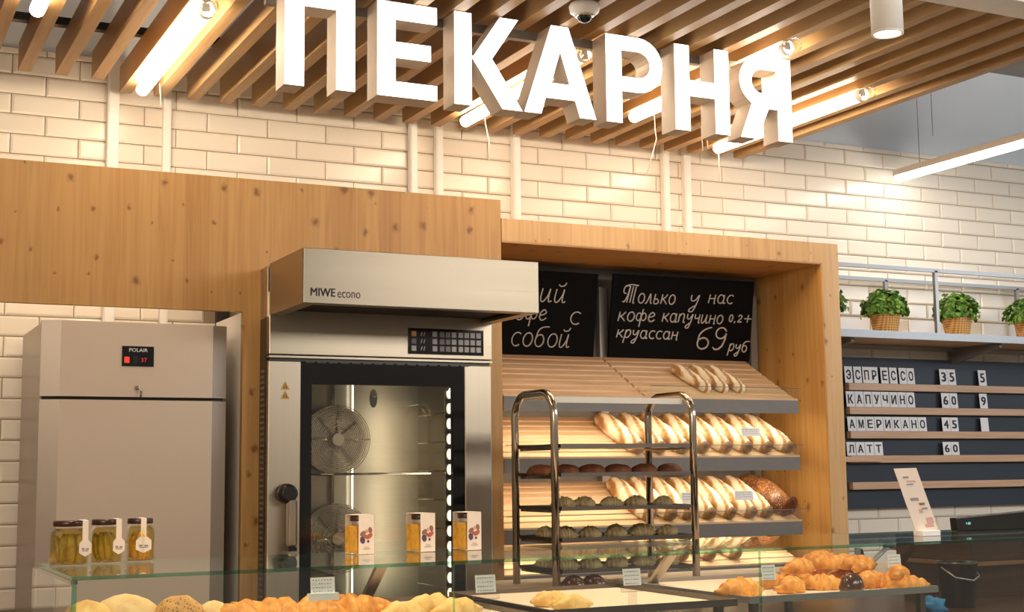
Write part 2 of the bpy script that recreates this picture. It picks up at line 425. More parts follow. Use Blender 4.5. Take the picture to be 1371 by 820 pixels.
# slatted wooden ceiling: slats and carriers are parts of the ceiling
for i in range(-9, 23):
    x0 = 1.036+.1407*i
    yend = 5.8 if i >= 0 else 5.636
    o = box('slat', x0, x0+.048, 3.42, yend, E+1.59, E+1.70, M['slat'], ceiling)
for y0 in (3.7, 4.5, 5.33):
    box('carrier_bar', -.3, 4.18, y0, y0+.04, E+1.70, E+1.73, M['black'], ceiling)
for y0 in (3.7, 5.33):
    for x in (.3, 1.5, 2.9, 4.1):
        box('hanger_rod', x, x+.008, y0+.015, y0+.023, E+1.73, E+2.3, M['black'], ceiling)
bm_ = tag(box('beam', -3, 9, 3.26, 3.40, E+1.533, E+1.78, M['whitemetal'], None, .004), 'white painted beam across the front end of the ceiling slats, top right', kind='structure')
bm_.name = 'trim_2'

# lamp tubes
def tube_lamp(x, ya, yb, z, label, mat='tube', near_cap=True):
    t = thing('tube_lamp', label, 'lamp', (x, ya, z), 0, 'glowing tubes under the wooden slats')
    L = ya-yb
    MB().tube([(0, 0, 0), (0, .008, 0)][::-1], .018, 16).build('end_cap', M['clearplastic'], t)
    MB().tube([(0, -.01, 0), (0, -L, 0)], .025, 20).build('tube', M[mat], t)
    MB().tube([(0, -L, 0), (0, -L-.03, 0)], .027, 20).build('end_cap', M['whitemetal'], t)
    MB().tube([(0, -L-.03, 0), (0, -L-.075, 0)], .027, 20).build('end_cap', M['clearplastic'], t)
    for f in (.15, .85): MB().quadbox(-.006, .006, -L*f-.01, -L*f+.01, .024, .0285).build('clip', M['greylight'], t)
    return t
zl = E+1.5615
tube_lamp(1.095, 5.63, 4.56, zl, 'glowing tube lamp under the slats left of the sign')
tube_lamp(2.510, 5.57, 4.48, zl, 'glowing tube lamp behind the third and fourth sign letters')
tube_lamp(3.165, 5.20, 4.10, zl, 'glowing tube lamp behind the fifth and sixth sign letters')
tube_lamp(3.860, 5.56, 4.50, zl, 'glowing tube lamp beside the last sign letter at the slats edge')
tube_lamp(.575, 4.78, 3.70, zl, 'glowing tube lamp at the top left corner of the view')
# suspended lamp on the right
t = thing('pendant_lamp', 'long suspended lamp with glowing underside in front of the tiles at right', 'lamp', (5.215, 5.80, E+1.585))
MB().quadbox(-.03, .03, -1.5, 0, .0, .035).build('housing', M['signside'], t, .004)
MB().tube([(0, -.008, -.006), (0, -1.49, -.006)], .026, 16).build('tube', M['tubecool'], t)
for yy in (-.18, -1.3): MB().tube([(0, yy, .035), (0, yy, .77)], .0018, 6).build('wire', M['grey'], t)
tag(MB().tube([Vector((P(1249, 182, 5.0).x, 5.0, E+2.3)), P(1249, 182, 5.0)], .0018, 6).build('loose_wire', M['grey']), 'thin loose wire hanging in front of the grey wall at right', 'wire')
# thin white cords under the lamps
for pts, D, lb in (([(214, 112), (215, 128), (215, 142)], 5.55, 'short thin cord hanging below the tube lamp left of the sign'),
                   ([(648, 142), (650, 165), (655, 190), (655, 215)], 5.5, 'thin pale cord hanging below the third sign letter'),
                   ([(876, 150), (877, 172), (879, 186), (874, 205), (866, 235)], 5.2, 'thin kinked cord hanging below the fifth sign letter'),
                   ([(938, 160), (941, 202)], 5.3, 'long straight cord, left one of two under the sixth sign letter'),
                   ([(946, 178), (948, 200)], 5.3, 'short straight cord, right one of two under the sixth sign letter'),
                   ([(962, 192), (963, 244)], 5.56, 'thin cord hanging from the end of the tube lamp near the last letter')):
    tag(MB().tube([P(x, y, D) for x, y in pts], .0022, 5).build('hanging_cord', M['cord']), lb, 'cord')

# downlights
def downlight(x, y, z, label, vis=True):
    t = thing('downlight', label, 'lamp', (x, y, z), 0, 'white cylinder downlights over the counter')
    R = .047
    MB().lathe([(R, .006), (R, .30)], seg=32).build('housing', M['whitemetal'], t)
    MB().lathe([(R*.86, .004), (R*.86, .02)], seg=32).build('lens', M['spotface'], t)
    MB().lathe([(R*.87, 0), (R, .0), (R, .006), (R*.87, .006)], seg=32, cap=False).build('rim', M['whitemetal'], t)
    MB().tube([(0, 0, .30), (0, 0, 3.8-z)], .006, 8).build('stem', M['whitemetal'], t)
    l = bpy.data.lights.new('downlight_beam', 'SPOT'); l.energy = 85; l.color = (1, .76, .50); l.spot_size = math.radians(85); l.spot_blend = .8; l.shadow_soft_size = .04
    lo = bpy.data.objects.new('downlight_beam', l); COL.objects.link(lo); lo.parent = t; lo.location = (0, 0, -.01)
downlight(2.784, 3.11, E+1.28, 'white cylinder downlight hanging right of the sign')
downlight(1.68, 3.11, E+1.28, 'white cylinder downlight whose rim peeks in at the top edge above the fourth sign letter')
downlight(.58, 3.11, E+1.28, 'white cylinder downlight above the left end of the counter')

# dome camera
t = thing('dome_camera', 'small white dome security camera under the slats above the sign', 'camera', (2.27, 4.03, E+1.59))
MB().lathe([(.048, 0), (.054, -.010), (.050, -.030), (.036, -.040)][::-1], seg=28).build('base', M['whitemetal'], t)
MB().lathe([(.026, -.040), (.025, -.052), (.018, -.062), (.006, -.067), (.001, -.068)][::-1], seg=24).build('dome', M['blackgloss'], t)
MB().lathe([(.033, -.039), (.032, -.045), (.026, -.047)][::-1], seg=24).build('trim_ring', M['chrome'], t)

# ------------------------------------------------------------------ illuminated sign
SD = 4.27; KS = SD/4.3
def sgn(poly): return [(x*KS, E+z*KS) for x, z in poly]
ZB, ZT = 1.267, 1.598
sr = box('sign_rail', 1.25, 3.33, 4.372, 4.398, E+1.556, E+1.588, M['greylight'])
tag(sr, 'grey metal rail that carries the illuminated sign letters', 'rail')
def ring_arc(cx, cz, rx, rz, a0, a1, n=10): return [(cx+rx*math.cos(math.radians(a0+(a1-a0)*i/n)), cz+rz*math.sin(math.radians(a0+(a1-a0)*i/n))) for i in range(n+1)]
def letter(name_ch, polys, word):
    """polys: list of convex/simple polygons (x,z); together they make the letter"""
    t = thing('sign_letter', word, 'letter', (0, 0, 0), 0, 'illuminated letters of the bakery sign')
    side = MB(); face = MB()
    bm = bmesh.new()
    outer, holes = polys
    # triangulated fill of outline with holes
    edges = []
    for lp in [outer]+holes:
        vs = [bm.verts.new((x, SD, z)) for x, z in sgn(lp)]
        edges += [bm.edges.new((vs[i], vs[(i+1) % len(vs)])) for i in range(len(vs))]
    bmesh.ops.triangle_fill(bm, edges=edges, use_beauty=True, use_dissolve=False, normal=(0, -1, 0))
    bmesh.ops.recalc_face_normals(bm, faces=bm.faces)
    me = bpy.data.meshes.new('letter_face')
    for f_ in bm.faces:
        if f_.normal.y > 0: f_.normal_flip()
    bm.to_mesh(me); me.materials.append(M['signface']); link('letter_face', me, t)
    # return: walls + back
    fs = list(bm.faces)
    ret = bmesh.ops.extrude_face_region(bm, geom=fs)
    nv = [g for g in ret['geom'] if isinstance(g, bmesh.types.BMVert)]
    bmesh.ops.translate(bm, verts=nv, vec=(0, .0985, 0))
    for v in bm.verts:
        if v.co.y < SD+.001: v.co.y = SD+.0015
    bmesh.ops.recalc_face_normals(bm, faces=bm.faces)
    me = bpy.data.meshes.new('letter_return'); bm.to_mesh(me); bm.free(); me.materials.append(M['signside']); link('letter_return', me, t)
ST = .064
P_out = [(1.294, ZB), (1.360, ZB), (1.360, 1.54), (1.472, 1.54), (1.472, ZB), (1.537, ZB), (1.537, ZT), (1.294, ZT)]
letter('П', (P_out, []), 'glowing white letter П, first of the bakery sign')
E_out = [(1.617, ZB), (1.836, ZB), (1.836, 1.320), (1.683, 1.320), (1.683, 1.403), (1.813, 1.403), (1.813, 1.459), (1.683, 1.459), (1.683, 1.537), (1.836, 1.537), (1.836, ZT), (1.617, ZT)]
letter('Е', (E_out, []), 'glowing white letter Е, second of the bakery sign')
K_out = [(1.902, ZB), (1.967, ZB), (1.967, ZT), (1.902, ZT)]
K2 = [(1.976, 1.440), (2.086, ZB), (2.164, ZB), (2.045, 1.443), (2.150, ZT), (2.083, ZT)]
K_all = [(1.902, ZB), (1.967, ZB), (1.967, 1.435), (1.973, 1.435), (2.086, ZB), (2.164, ZB), (2.046, 1.443), (2.150, ZT), (2.078, ZT), (1.975, 1.446), (1.967, 1.446), (1.967, ZT), (1.902, ZT)]
letter('К', (K_all, []), 'glowing white letter К, third of the bakery sign')
A_out = [(2.172, ZB), (2.239, ZB), (2.258, 1.328), (2.378, 1.328), (2.397, ZB), (2.464, ZB), (2.353, ZT), (2.283, ZT)]
letter('А', (A_out, [[(2.281, 1.384), (2.356, 1.384), (2.319, 1.505)]]), 'glowing white letter А, fourth of the bakery sign')
def P_letter(x0, x1, flip=False):
    zc = (ZT+1.388)/2; ro = (ZT-1.388)/2
    st = .066; xb = x1-ro*1.02
    out = [(x0, ZB), (x0+st, ZB), (x0+st, 1.388)] + ring_arc(xb, zc, ro*1.02, ro, -90, 90, 12) + [(x0, ZT)]
    ri = ro-.055
    hole = [(x0+st, zc-ri), (xb, zc-ri)] + ring_arc(xb, zc, ri*1.05, ri, -90, 90, 10)[1:] + [(x0+st, zc+ri)]
    return out, hole
o_, h_ = P_letter(2.509, 2.753)
letter('Р', (o_, [h_]), 'glowing white letter Р, fifth of the bakery sign')
H_out = [(2.807, ZB), (2.872, ZB), (2.872, 1.402), (2.987, 1.402), (2.987, ZB), (3.052, ZB), (3.052, ZT), (2.987, ZT), (2.987, 1.463), (2.872, 1.463), (2.872, ZT), (2.807, ZT)]
letter('Н', (H_out, []), 'glowing white letter Н, sixth of the bakery sign')
zc = (ZT+1.395)/2; ro = (ZT-1.395)/2; xr = 3.346; xl = 3.102; xb = xl+ro*1.05; ri = ro-.053
Y_out = [(xr, ZB), (xr, ZT)] + ring_arc(xb, zc, ro*1.05, ro, 90, 225, 11) + [(3.178-.02, 1.405), (3.102, ZB), (3.178, ZB), (3.236, 1.390), (xr-.066, 1.390), (xr-.066, ZB)]
Y_hole = [(xr-.066, zc+ri), (xb, zc+ri)] + ring_arc(xb, zc, ri*1.05, ri, 90, 270, 10)[1:] + [(xr-.066, zc-ri)]
letter('Я', (Y_out, [Y_hole]), 'glowing white letter Я, last of the bakery sign')
tag(MB().tube([(3.16*KS, 4.40, E+1.95), (3.155*KS, 4.385, E+1.80), (3.125*KS, 4.38, E+1.66), (3.115*KS, 4.385, E+1.585)], .010, 8).build('sign_cable', M['cable']),
    'grey cable running up from the sign rail past the slats', 'cable')

# ------------------------------------------------------------------ pine portal around fridge and oven
DP = 5.3
t = thing('wood_portal', 'knotty pine panel spanning over the fridge and around the oven', 'panel', (0, 0, 0))
box('header_panel', -.9, 2.556, DP, DP+.03, E+.630, E+1.159, M['pine'], t)
box('side_post', 1.437, 1.514, DP, DP+.03, 0, E+.630, M['pine'], t)
box('side_post', 2.44, 2.556, DP, DP+.03, 0, E+.630, M['pine'], t)
box('side_post', -.9, -.82, DP, DP+.03, 0, E+.630, M['pine'], t)
tag(box('inner_lining', 1.437, 1.455, DP+.03, 5.72, 0, E+.628, M['white'], t), 'white inner side of the post beside the fridge')
box('inner_lining', 2.52, 2.556, DP+.03, 5.86, 0, E+1.159, M['pine_side'], t)
box('back_board', 1.46, 2.52, 5.80, 5.83, 0, E+1.1, M['dark'], t)
cl = thing('added_fill_strip', 'added unseen light strip behind the pine panel, brightening the tiles above the fridge', 'lamp', (0, 0, 0))  # added strip, hidden from view, only to brighten the tiles above the fridge
box('housing', -.6, 1.40, DP+.031, DP+.055, E+.80, E+.83, M['whitemetal'], cl)
box('lens', -.58, 1.38, DP+.055, DP+.060, E+.803, E+.827, M['tube'], cl)

# ------------------------------------------------------------------ fridge
t = thing('fridge', 'tall beige metal refrigerator with red display left of the oven', 'fridge', (0, 0, 0))
fx0, fx1, fy = .684, 1.366, 5.25
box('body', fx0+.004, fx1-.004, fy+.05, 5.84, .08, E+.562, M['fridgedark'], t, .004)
def fpanel(z0, z1, name):
    b = MB(); x0, x1 = fx0+.066, fx1-.058
    pts = [(fx0, fy+.05), (fx0, fy+.022), (x0, fy), (x1, fy), (fx1, fy+.022), (fx1, fy+.05)]
    n = len(pts); b.v = [(x, y, z0) for x, y in pts]+[(x, y, z1) for x, y in pts]
    b.f = [tuple(range(n)), tuple(range(2*n-1, n-1, -1))]
    b.f += [(k, n+k, n+(k+1) % n, (k+1) % n) for k in range(n)]
    b.sm = [False]*len(b.f)
    o = b.build(name, M['fridge'], t)
    bm = bmesh.new(); bm.from_mesh(o.data); bmesh.ops.recalc_face_normals(bm, faces=bm.faces); bm.to_mesh(o.data); bm.free()
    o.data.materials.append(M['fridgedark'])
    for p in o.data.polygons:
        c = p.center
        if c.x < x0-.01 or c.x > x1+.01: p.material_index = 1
    return o
top = fpanel(E+.289, E+.566, 'control_fascia')
door = fpanel(.16, E+.277, 'door')
box('door_gasket', fx0+.01, fx1-.01, fy+.03, fy+.052, E+.277, E+.289, M['black'], t)
box('plinth', fx0+.03, fx1-.03, fy+.04, 5.8, 0, .08, M['black'], t)
a = P(163.5, 463.5, fy); b = P(205.5, 491.5, fy)
dp = box('display', a.x, b.x, fy-.004, fy+.001, b.z, a.z, M['blackgloss'], top)
dx = (b.x-a.x); dz = a.z-b.z
text_fit('POLAIR', a.x+dx*.22, a.x+dx*.80, fy-.0046, b.z+dz*.72, b.z+dz*.90, M['card'], top, offset=.02)
box('power_switch', a.x+dx*.07, a.x+dx*.23, fy-.007, fy-.004, b.z+dz*.16, b.z+dz*.46, M['red'], top)
text_fit('37', a.x+dx*.60, a.x+dx*.78, fy-.0046, b.z+dz*.22, b.z+dz*.42, M['redd'], top, name='digits')
box('keypad', a.x+dx*.34, a.x+dx*.50, fy-.0045, fy-.004, b.z+dz*.14, b.z+dz*.50, M['black'], top)
k = P(183, 520, fy)
MB().tube([(k.x, fy+.001, k.z), (k.x, fy-.006, k.z)], .009, 14).build('lock', M['chrome'], top)
MB().tube([(k.x, fy-.006, k.z), (k.x+.004, fy-.02, k.z+.001), (k.x+.013, fy-.018, k.z-.008), (k.x+.012, fy-.016, k.z-.035)], .0035, 8).build('key', M['chrome'], top)

# ------------------------------------------------------------------ oven with hood
ox0, ox1, oy = 1.506, 2.450, 5.18
t = thing('oven', 'large stainless steel bakery oven with glass door and control panel', 'oven', (0, 0, 0))
# casing: sides, floor, roof around an open cavity
box('casing', ox0, ox0+.04, oy+.035, 5.78, .3, E+.60, M['black'], t); box('casing', ox0, ox0+.04, oy+.035, 5.78, E+.60, E+.80, M['steelv'], t)
box('casing', ox1-.04, ox1, oy+.035, 5.78, .3, E+.80, M['steelv'], t)
box('casing', ox0+.04, ox1-.04, oy+.035, 5.78, E+.445, E+.80, M['steel'], t)
box('casing', ox0+.04, ox1-.04, oy+.035, 5.78, .3, .45, M['steel'], t)
for i in range(46):
    zz = E-.60+i*.022
    MB().quadbox(ox0-.002, ox0+.0005, oy+.055, oy+.105, zz, zz+.010).build('vent_slot', M['grey'], t)
cf = box('control_fascia', ox0, ox1, oy-.005, oy+.035, E+.456, E+.70, M['steel'], t, .003)
box('gap_shadow', ox0+.006, ox1-.006, oy+.01, oy+.035, E+.430, E+.456, M['black'], t)
box('lower_lip', ox0, ox1, oy-.006, oy+.03, E+.444, E+.452, M['steel'], t)
a = P(546.3, 440, oy-.005); b = P(647, 477, oy-.005)
ya = oy-.005
kp = box('control_panel', a.x, b.x, ya-.004, ya, (b.z+E+.473)/2, E+.577, M['blackgloss'], t)
kz0, kz1 = (b.z+E+.473)/2, E+.577; kh = kz1-kz0; kw = b.x-a.x
cols = [(.07, 'buttonamber'), (.345, 'button'), (.44, 'buttondim'), (.52, 'buttondim'), (.60, 'button'), (.69, 'button'), (.77, 'button'), (.85, 'button'), (.93, 'button')]
for r_, fz in enumerate((.78, .50, .22)):
    for ci, (fx, mt) in enumerate(cols):
        if ci == 0: mt = ('buttonamber', 'buttondim', 'button')[r_]
        cx = a.x+kw*fx; cz = kz0+kh*fz; s_ = .0105
        MB().quadbox(cx-s_*.95, cx+s_*.95, ya-.0062, ya-.004, cz-s_, cz+s_).build('button', M[mt], kp)
    for dx_ in (0, .012):
        cx = a.x+kw*.165+dx_; cz = kz0+kh*fz
        MB().hexa([(cx-.002, ya-.0045, cz-.008), (cx+.002, ya-.0045, cz-.008), (cx-.002, ya-.004, cz-.008), (cx+.002, ya-.004, cz-.008),
                   (cx+.002, ya-.0045, cz+.008), (cx+.006, ya-.0045, cz+.008), (cx+.002, ya-.004, cz+.008), (cx+.006, ya-.004, cz+.008)]).build('icon', M['button'], kp)
# door
dz0, dz1 = .52, E+.432; d0, d1 = 1.634, 2.327
dr = thing('door', None, None); dr.parent = t
for k_ in ('label', 'category'):
    if k_ in dr: del dr[k_]
box('left_stile', ox0, d0, oy, oy+.03, dz0, dz1, M['steelv'], dr, .003)
box('right_stile', d1, ox1-.003, oy, oy+.03, dz0, dz1, M['steelv'], dr, .003)
wx0, wx1, wz0, wz1 = 1.680, 2.276, .64, E+.344
box('glass_border', d0, wx0, oy+.004, oy+.03, dz0, dz1, M['blackgloss'], dr)
box('glass_border', wx1, d1, oy+.004, oy+.03, dz0, dz1, M['blackgloss'], dr)
box('glass_border', wx0, wx1, oy+.004, oy+.03, wz1, dz1, M['blackgloss'], dr)
box('glass_border', wx0, wx1, oy+.004, oy+.03, dz0, wz0, M['blackgloss'], dr)
box('window', wx0, wx1, oy+.010, oy+.014, wz0, wz1, M['ovenglass'], dr)
for i in range(15):
    x = d0+.02+i*.047
    MB().quadbox(x, x+.036, oy+.0, oy+.006, dz1-.005, dz1).build('vent_slot', M['black'], dr)
for zc_, in ((P(381.8, 516.5, oy).z,), (P(381.8, 529, oy).z,)):
    xc = P(381.8, 520, oy).x; s_ = .019
    tr_ = MB().prism([(xc-s_, zc_-s_*.85), (xc+s_, zc_-s_*.85), (xc, zc_+s_*.85)], oy-.0012, oy).build('warning_sign', M['gold'], dr)
    MB().prism([(xc-s_*.55, zc_-s_*.6), (xc+s_*.55, zc_-s_*.6), (xc, zc_+s_*.4)], oy-.0016, oy-.0012).build('warning_print', M['nutbrown'], dr)
    MB().prism([(xc-s_*.12, zc_-s_*.5), (xc+s_*.12, zc_-s_*.5), (xc, zc_+s_*.25)], oy-.002, oy-.0016).build('warning_print', M['gold'], dr)
h = P(381.5, 661, oy)
MB().lathe([(.028, 0), (.037, .006), (.038, .03), (.034, .055), (.026, .062)], seg=20).build('handle_pivot', M['black'], dr).matrix_world = Matrix.Translation((h.x, oy-.0, h.z))@Matrix.Rotation(PI/2, 4, 'X')
box('handle', h.x-.004, h.x+.032, oy-.062, oy-.026, h.z-.200, h.z-.022, M['chrome'], dr, .008)
box('handle_end', h.x-.003, h.x+.031, oy-.061, oy-.027, h.z-.216, h.z-.200, M['black'], dr, .003)
# cavity
cy0, cy1 = oy+.035, 5.70
cx0, cx1, cz0_, cz1_ = 1.63, 2.335, .52, E+.40
cv = MB()
cv.quadbox(cx0-.01, cx0, cy0, cy1, cz0_, cz1_); cv.quadbox(cx1, cx1+.01, cy0, cy1, cz0_, cz1_)
cv.quadbox(cx0, cx1, cy1, cy1+.01, cz0_, cz1_); cv.quadbox(cx0, cx1, cy0, cy1, cz1_, cz1_+.01); cv.quadbox(cx0, cx1, cy0, cy1, cz0_-.01, cz0_)
cv.build('cavity', M['cavity'], t)
FD = 5.62
for (fxp, fyp, rp) in ((452, 589, .145), (452, 722, .145)):
    c = P(fxp, fyp, FD)
    g = MB()
    for i in range(15):
        r_ = .030+i*(rp-.030)/14
        ring = [(c.x+r_*math.cos(a_), FD, c.z+r_*math.sin(a_)) for a_ in [2*PI*q/36 for q in range(37)]]
        g.tube(ring, .0017, 5, cap=False)
    for q in range(4):
        a_ = q*PI/2; g.tube([(c.x, FD, c.z), (c.x+rp*math.cos(a_), FD, c.z+rp*math.sin(a_))], .002, 5)
    gf = g.build('fan_guard', M['chrome'], t)
    MB().tube([(c.x, FD+.03, c.z), (c.x, FD+.07, c.z)], rp, 36).build('fan_recess', M['steelv'], t)
    MB().tube([(c.x, FD-.012, c.z), (c.x, FD+.05, c.z)], .026, 20).build('fan_hub', M['steelv'], t)
    for q in range(8):
        a_ = q*PI/4; u_ = Vector((math.cos(a_), 0, math.sin(a_))); v_ = Vector((-math.sin(a_), 0, math.cos(a_)))
        cc = Vector((c.x, FD+.02, c.z))
        ps = [cc+u_*.03-v_*.01, cc+u_*.12-v_*.02]
        MB().hexa([tuple(ps[0]), tuple(ps[1]), tuple(ps[0]+Vector((0, .02, 0))+v_*.014), tuple(ps[1]+Vector((0, .02, 0))+v_*.02),
                   tuple(ps[0]+v_*.004), tuple(ps[1]+v_*.004), tuple(ps[0]+Vector((0, .02, 0))+v_*.018), tuple(ps[1]+Vector((0, .02, 0))+v_*.024)]).build('fan_blade', M['steelv'], t)
for i in range(8):           # rack guide rails left and right
    zz = E+.24-i*.118
    for xx in (cx0+.012, cx1-.055):
        MB().tube([(xx, cy0+.06, zz), (xx, cy1-.12, zz)], .004, 6).build('tray_rail', M['chrome'], t)
for xx in (cx0+.30,):
    MB().quadbox(xx, xx+.012, cy1-.02, cy1-.008, cz0_, cz1_).build('cavity_seam', M['chrome'], t)
for zz in (E-.004, E+.118, E-.126):
    ws = MB()
    for q in range(9): ws.tube([(cx0+.02, cy0+.06+q*.04, zz), (cx1-.12, cy0+.06+q*.04, zz)], .003 if q else .005, 6)
    for q in range(2): ws.tube([(cx0+.10+q*.32, cy0+.06, zz), (cx0+.10+q*.32, cy0+.38, zz)], .003, 6)
    if abs(zz-E) < .01: ws.build('wire_shelf', M['chrome'], t)
MB().tube([(2.02, cy1-.03, cz0_+.01), (2.02, cy1-.03, cz1_-.01)], .004, 8).build('cavity_glint', M['led'], t)  # glowing line standing in for the light strip's reflection in the steel
lx = P(603, 560, oy+.05).x
box('lamp_channel', lx-.022, lx+.022, oy+.052, oy+.06, .66, E+.33, M['chrome'], t)
for i in range(15):
    zz = P(603, 527, oy+.05).z-i*.062
    MB().lathe([(.004, 0), (.011, .002), (.013, .008), (.011, .012)], seg=12).build('led', M['led'], t).matrix_world = Matrix.Translation((lx, oy+.052, zz))@Matrix.Rotation(PI/2, 4, 'X')@Matrix.Scale(1.7, 4, (0, 1, 0))
la = bpy.data.lights.new('oven_lamp', 'AREA'); la.shape = 'RECTANGLE'; la.size = .04; la.size_y = .85; la.energy = 1.6; la.color = (1, .87, .66)
lo = bpy.data.objects.new('oven_lamp', la); COL.objects.link(lo); lo.parent = t; lo.location = (cx1-.03, oy+.10, E-.1); lo.rotation_euler = (PI/2, 0, math.radians(55))
lp = P(499, 534, oy+.03)
MB().lathe([(.016, 0), (.016, .004)], seg=20).build('sensor_plate', M['grey'], t).matrix_world = Matrix.Translation((lp.x, oy+.024, lp.z))@Matrix.Rotation(PI/2, 4, 'X')@Matrix.Scale(2.3, 4, (0, 1, 0))
MB().tube([(lp.x+.010*math.cos(q*PI/8), oy+.018, lp.z+.014+.010*math.sin(q*PI/8)) for q in range(17)], .002, 5, cap=False).build('sensor_ring', M['chrome'], t)

t = thing('oven_hood', 'stainless steel extractor hood jutting out above the oven', 'hood', (0, 0, 0))
hx0, hx1, hy, hz0, hz1 = 1.506, 2.451, 4.75, E+.606, E+.806
hs = steel('hood_steel', (.30, .262, .205), .36, 0, .05)
b = MB(); b.quadbox(hx0, hx1, hy, hy+.012, hz0, hz1); b.build('front_plate', hs, t, .002)
box('side_plate', hx0, hx0+.01, hy+.012, oy-.006, hz0, hz1, M['steel'], t)
box('side_plate', hx1-.01, hx1, hy+.012, oy-.006, hz0, hz1, M['steel'], t)
box('top_plate', hx0+.01, hx1-.01, hy+.012, oy-.006, hz1-.01, hz1, M['steel'], t)
box('filter', hx0+.04, hx1-.04, hy+.05, oy-.006, hz0+.02, hz0+.05, M['dark'], t)
box('bottom_rim', hx0+.01, hx1-.01, hy+.012, hy+.05, hz0, hz0+.012, M['steel'], t)
box('bottom_rim', hx0+.01, hx0+.05, hy+.05, oy-.006, hz0, hz0+.012, M['steel'], t)
box('bottom_rim', hx1-.05, hx1-.01, hy+.05, oy-.006, hz0, hz0+.012, M['steel'], t)
a = P(415.7, 397, hy); b_ = P(449, 386, hy)
text_fit('MIWE', a.x, b_.x, hy-.0012, hz0+.026, hz0+.056, M['ink'], t, bold=.035)
a = P(451.8, 397, hy); b_ = P(482.5, 386, hy)
text_fit('econo', a.x, b_.x, hy-.0012, hz0+.024, hz0+.047, M['nutdark'], t)
# exhaust channel strips left of the hood
box('side_channel', ox0-.006, ox0+.0, oy+.005, oy+.05, E+.60, E+.80, M['chrome'], t)

# ------------------------------------------------------------------ bread display case
t = thing('bread_case', 'open pine display case for bread right of the oven', 'display case', (0, 0, 0))
bx0, bx1 = 2.560, 4.372
box('top_board', bx0, bx1, DP, 5.86, E+.982, E+1.080, M['pine2'], t)
ub = box('ceiling_lining', bx0+.002, 4.272, DP+.003, 5.83, E+.976, E+.982, M['pine_under'], t)
box('side_board', 4.274, bx1, DP, 5.86, 0, E+.982, M['pine2'], t)
box('side_lining', 4.268, 4.274, DP+.003, 5.83, 0, E+.976, M['pine_side'], t)
box('back_panel', bx0, 4.268, 5.835, 5.86, 0, E+.976, M['grey'], t)
for x in (2.59, 3.318, 4.20):
    box('upright', x, x+.042, 5.795, 5.835, .0, E+.88, M['greylight'], t)
SHELF = [(.322, .545), (.055, .255), (-.246, -.046), (-.440, -.260)]
yF, yB = 5.36, 5.78
def shelf_z(i, y):
    zf, zb = SHELF[i]; return E+zf+(zb-zf)*(y-yF)/(yB-yF)
nm = ['top', 'second', 'third', 'bottom']
for i, (zf, zb) in enumerate(SHELF):
    for bay, (xa, xb) in enumerate(((2.585, 3.300), (3.312, 4.14))):
        s_ = thing('bread_shelf', '%s slatted wooden bread shelf, %s half, in the pine case' % (nm[i], ('left', 'right')[bay]), 'shelf', (0, 0, 0), 0, 'slanted bread shelves in the pine case')
        n = 8
        for k_ in range(n):
            ya_, yb_ = yF+.012+(yB-yF-.012)*k_/n, yF+.012+(yB-yF-.012)*(k_+.74)/n
            za, zb_ = shelf_z(i, ya_), shelf_z(i, yb_)
            MB().hexa([(xa, ya_, za-.014), (xb, ya_, za-.014), (xa, yb_, zb_-.014), (xb, yb_, zb_-.014),
                       (xa, ya_, za), (xb, ya_, za), (xa, yb_, zb_), (xb, yb_, zb_)]).build('slat', M['shelfwood'], s_)
        for xs_ in (xa+.02, (xa+xb)/2, xb-.04):
            MB().hexa([(xs_, yF+.012, shelf_z(i, yF)-.030), (xs_+.02, yF+.012, shelf_z(i, yF)-.030), (xs_, yB, shelf_z(i, yB)-.034), (xs_+.02, yB, shelf_z(i, yB)-.034),
                       (xs_, yF+.012, shelf_z(i, yF)-.014), (xs_+.02, yF+.012, shelf_z(i, yF)-.014), (xs_, yB, shelf_z(i, yB)-.014), (xs_+.02, yB, shelf_z(i, yB)-.014)]).build('bearer', M['shelfwood'], s_)
        box('fascia', xa-(.0 if bay == 0 else .012), xb, yF-.012, yF+.004, E+zf-.063, E+zf-.002, M['grey'], s_)
        box('front_rail', xa-(.0 if bay == 0 else .012), xb, yF-.010, yF+.012, E+zf-.002, E+zf+.006, M['shelfwood'], s_)
        if i in (1, 2) or (i == 0 and bay == 1):
            MB().hexa([(xa, yF-.004, E+zf+.006), (xb, yF-.004, E+zf+.006), (xa, yF-.001, E+zf+.006), (xb, yF-.001, E+zf+.006),
                       (xa, yF-.026, E+zf+.055), (xb+.012, yF-.026, E+zf+.055), (xa, yF-.023, E+zf+.055), (xb+.012, yF-.023, E+zf+.055)]).build('glass_lip', M['glass'], s_)
            MB().tube([(xa, yF-.0245, E+zf+.055), (xb+.012, yF-.0245, E+zf+.055)], .0016, 5).build('glass_edge', M['grey'], s_)
        if i < 3:
            box('led_strip', xa+.03, xb-.03, yF+.03, yF+.042, shelf_z(i, yF+.03)-.048, shelf_z(i, yF+.03)-.042, M['ledwarm'], s_)
            la = bpy.data.lights.new('shelf_led', 'AREA'); la.shape = 'RECTANGLE'; la.size = xb-xa-.06; la.size_y = .02; la.energy = 1.85; la.color = (1, .80, .55)
            lo = bpy.data.objects.new('shelf_led', la); COL.objects.link(lo); lo.parent = s_
            lo.location = ((xa+xb)/2, yF+.036, shelf_z(i, yF+.03)-.052); lo.rotation_euler = (math.radians(20), 0, 0)

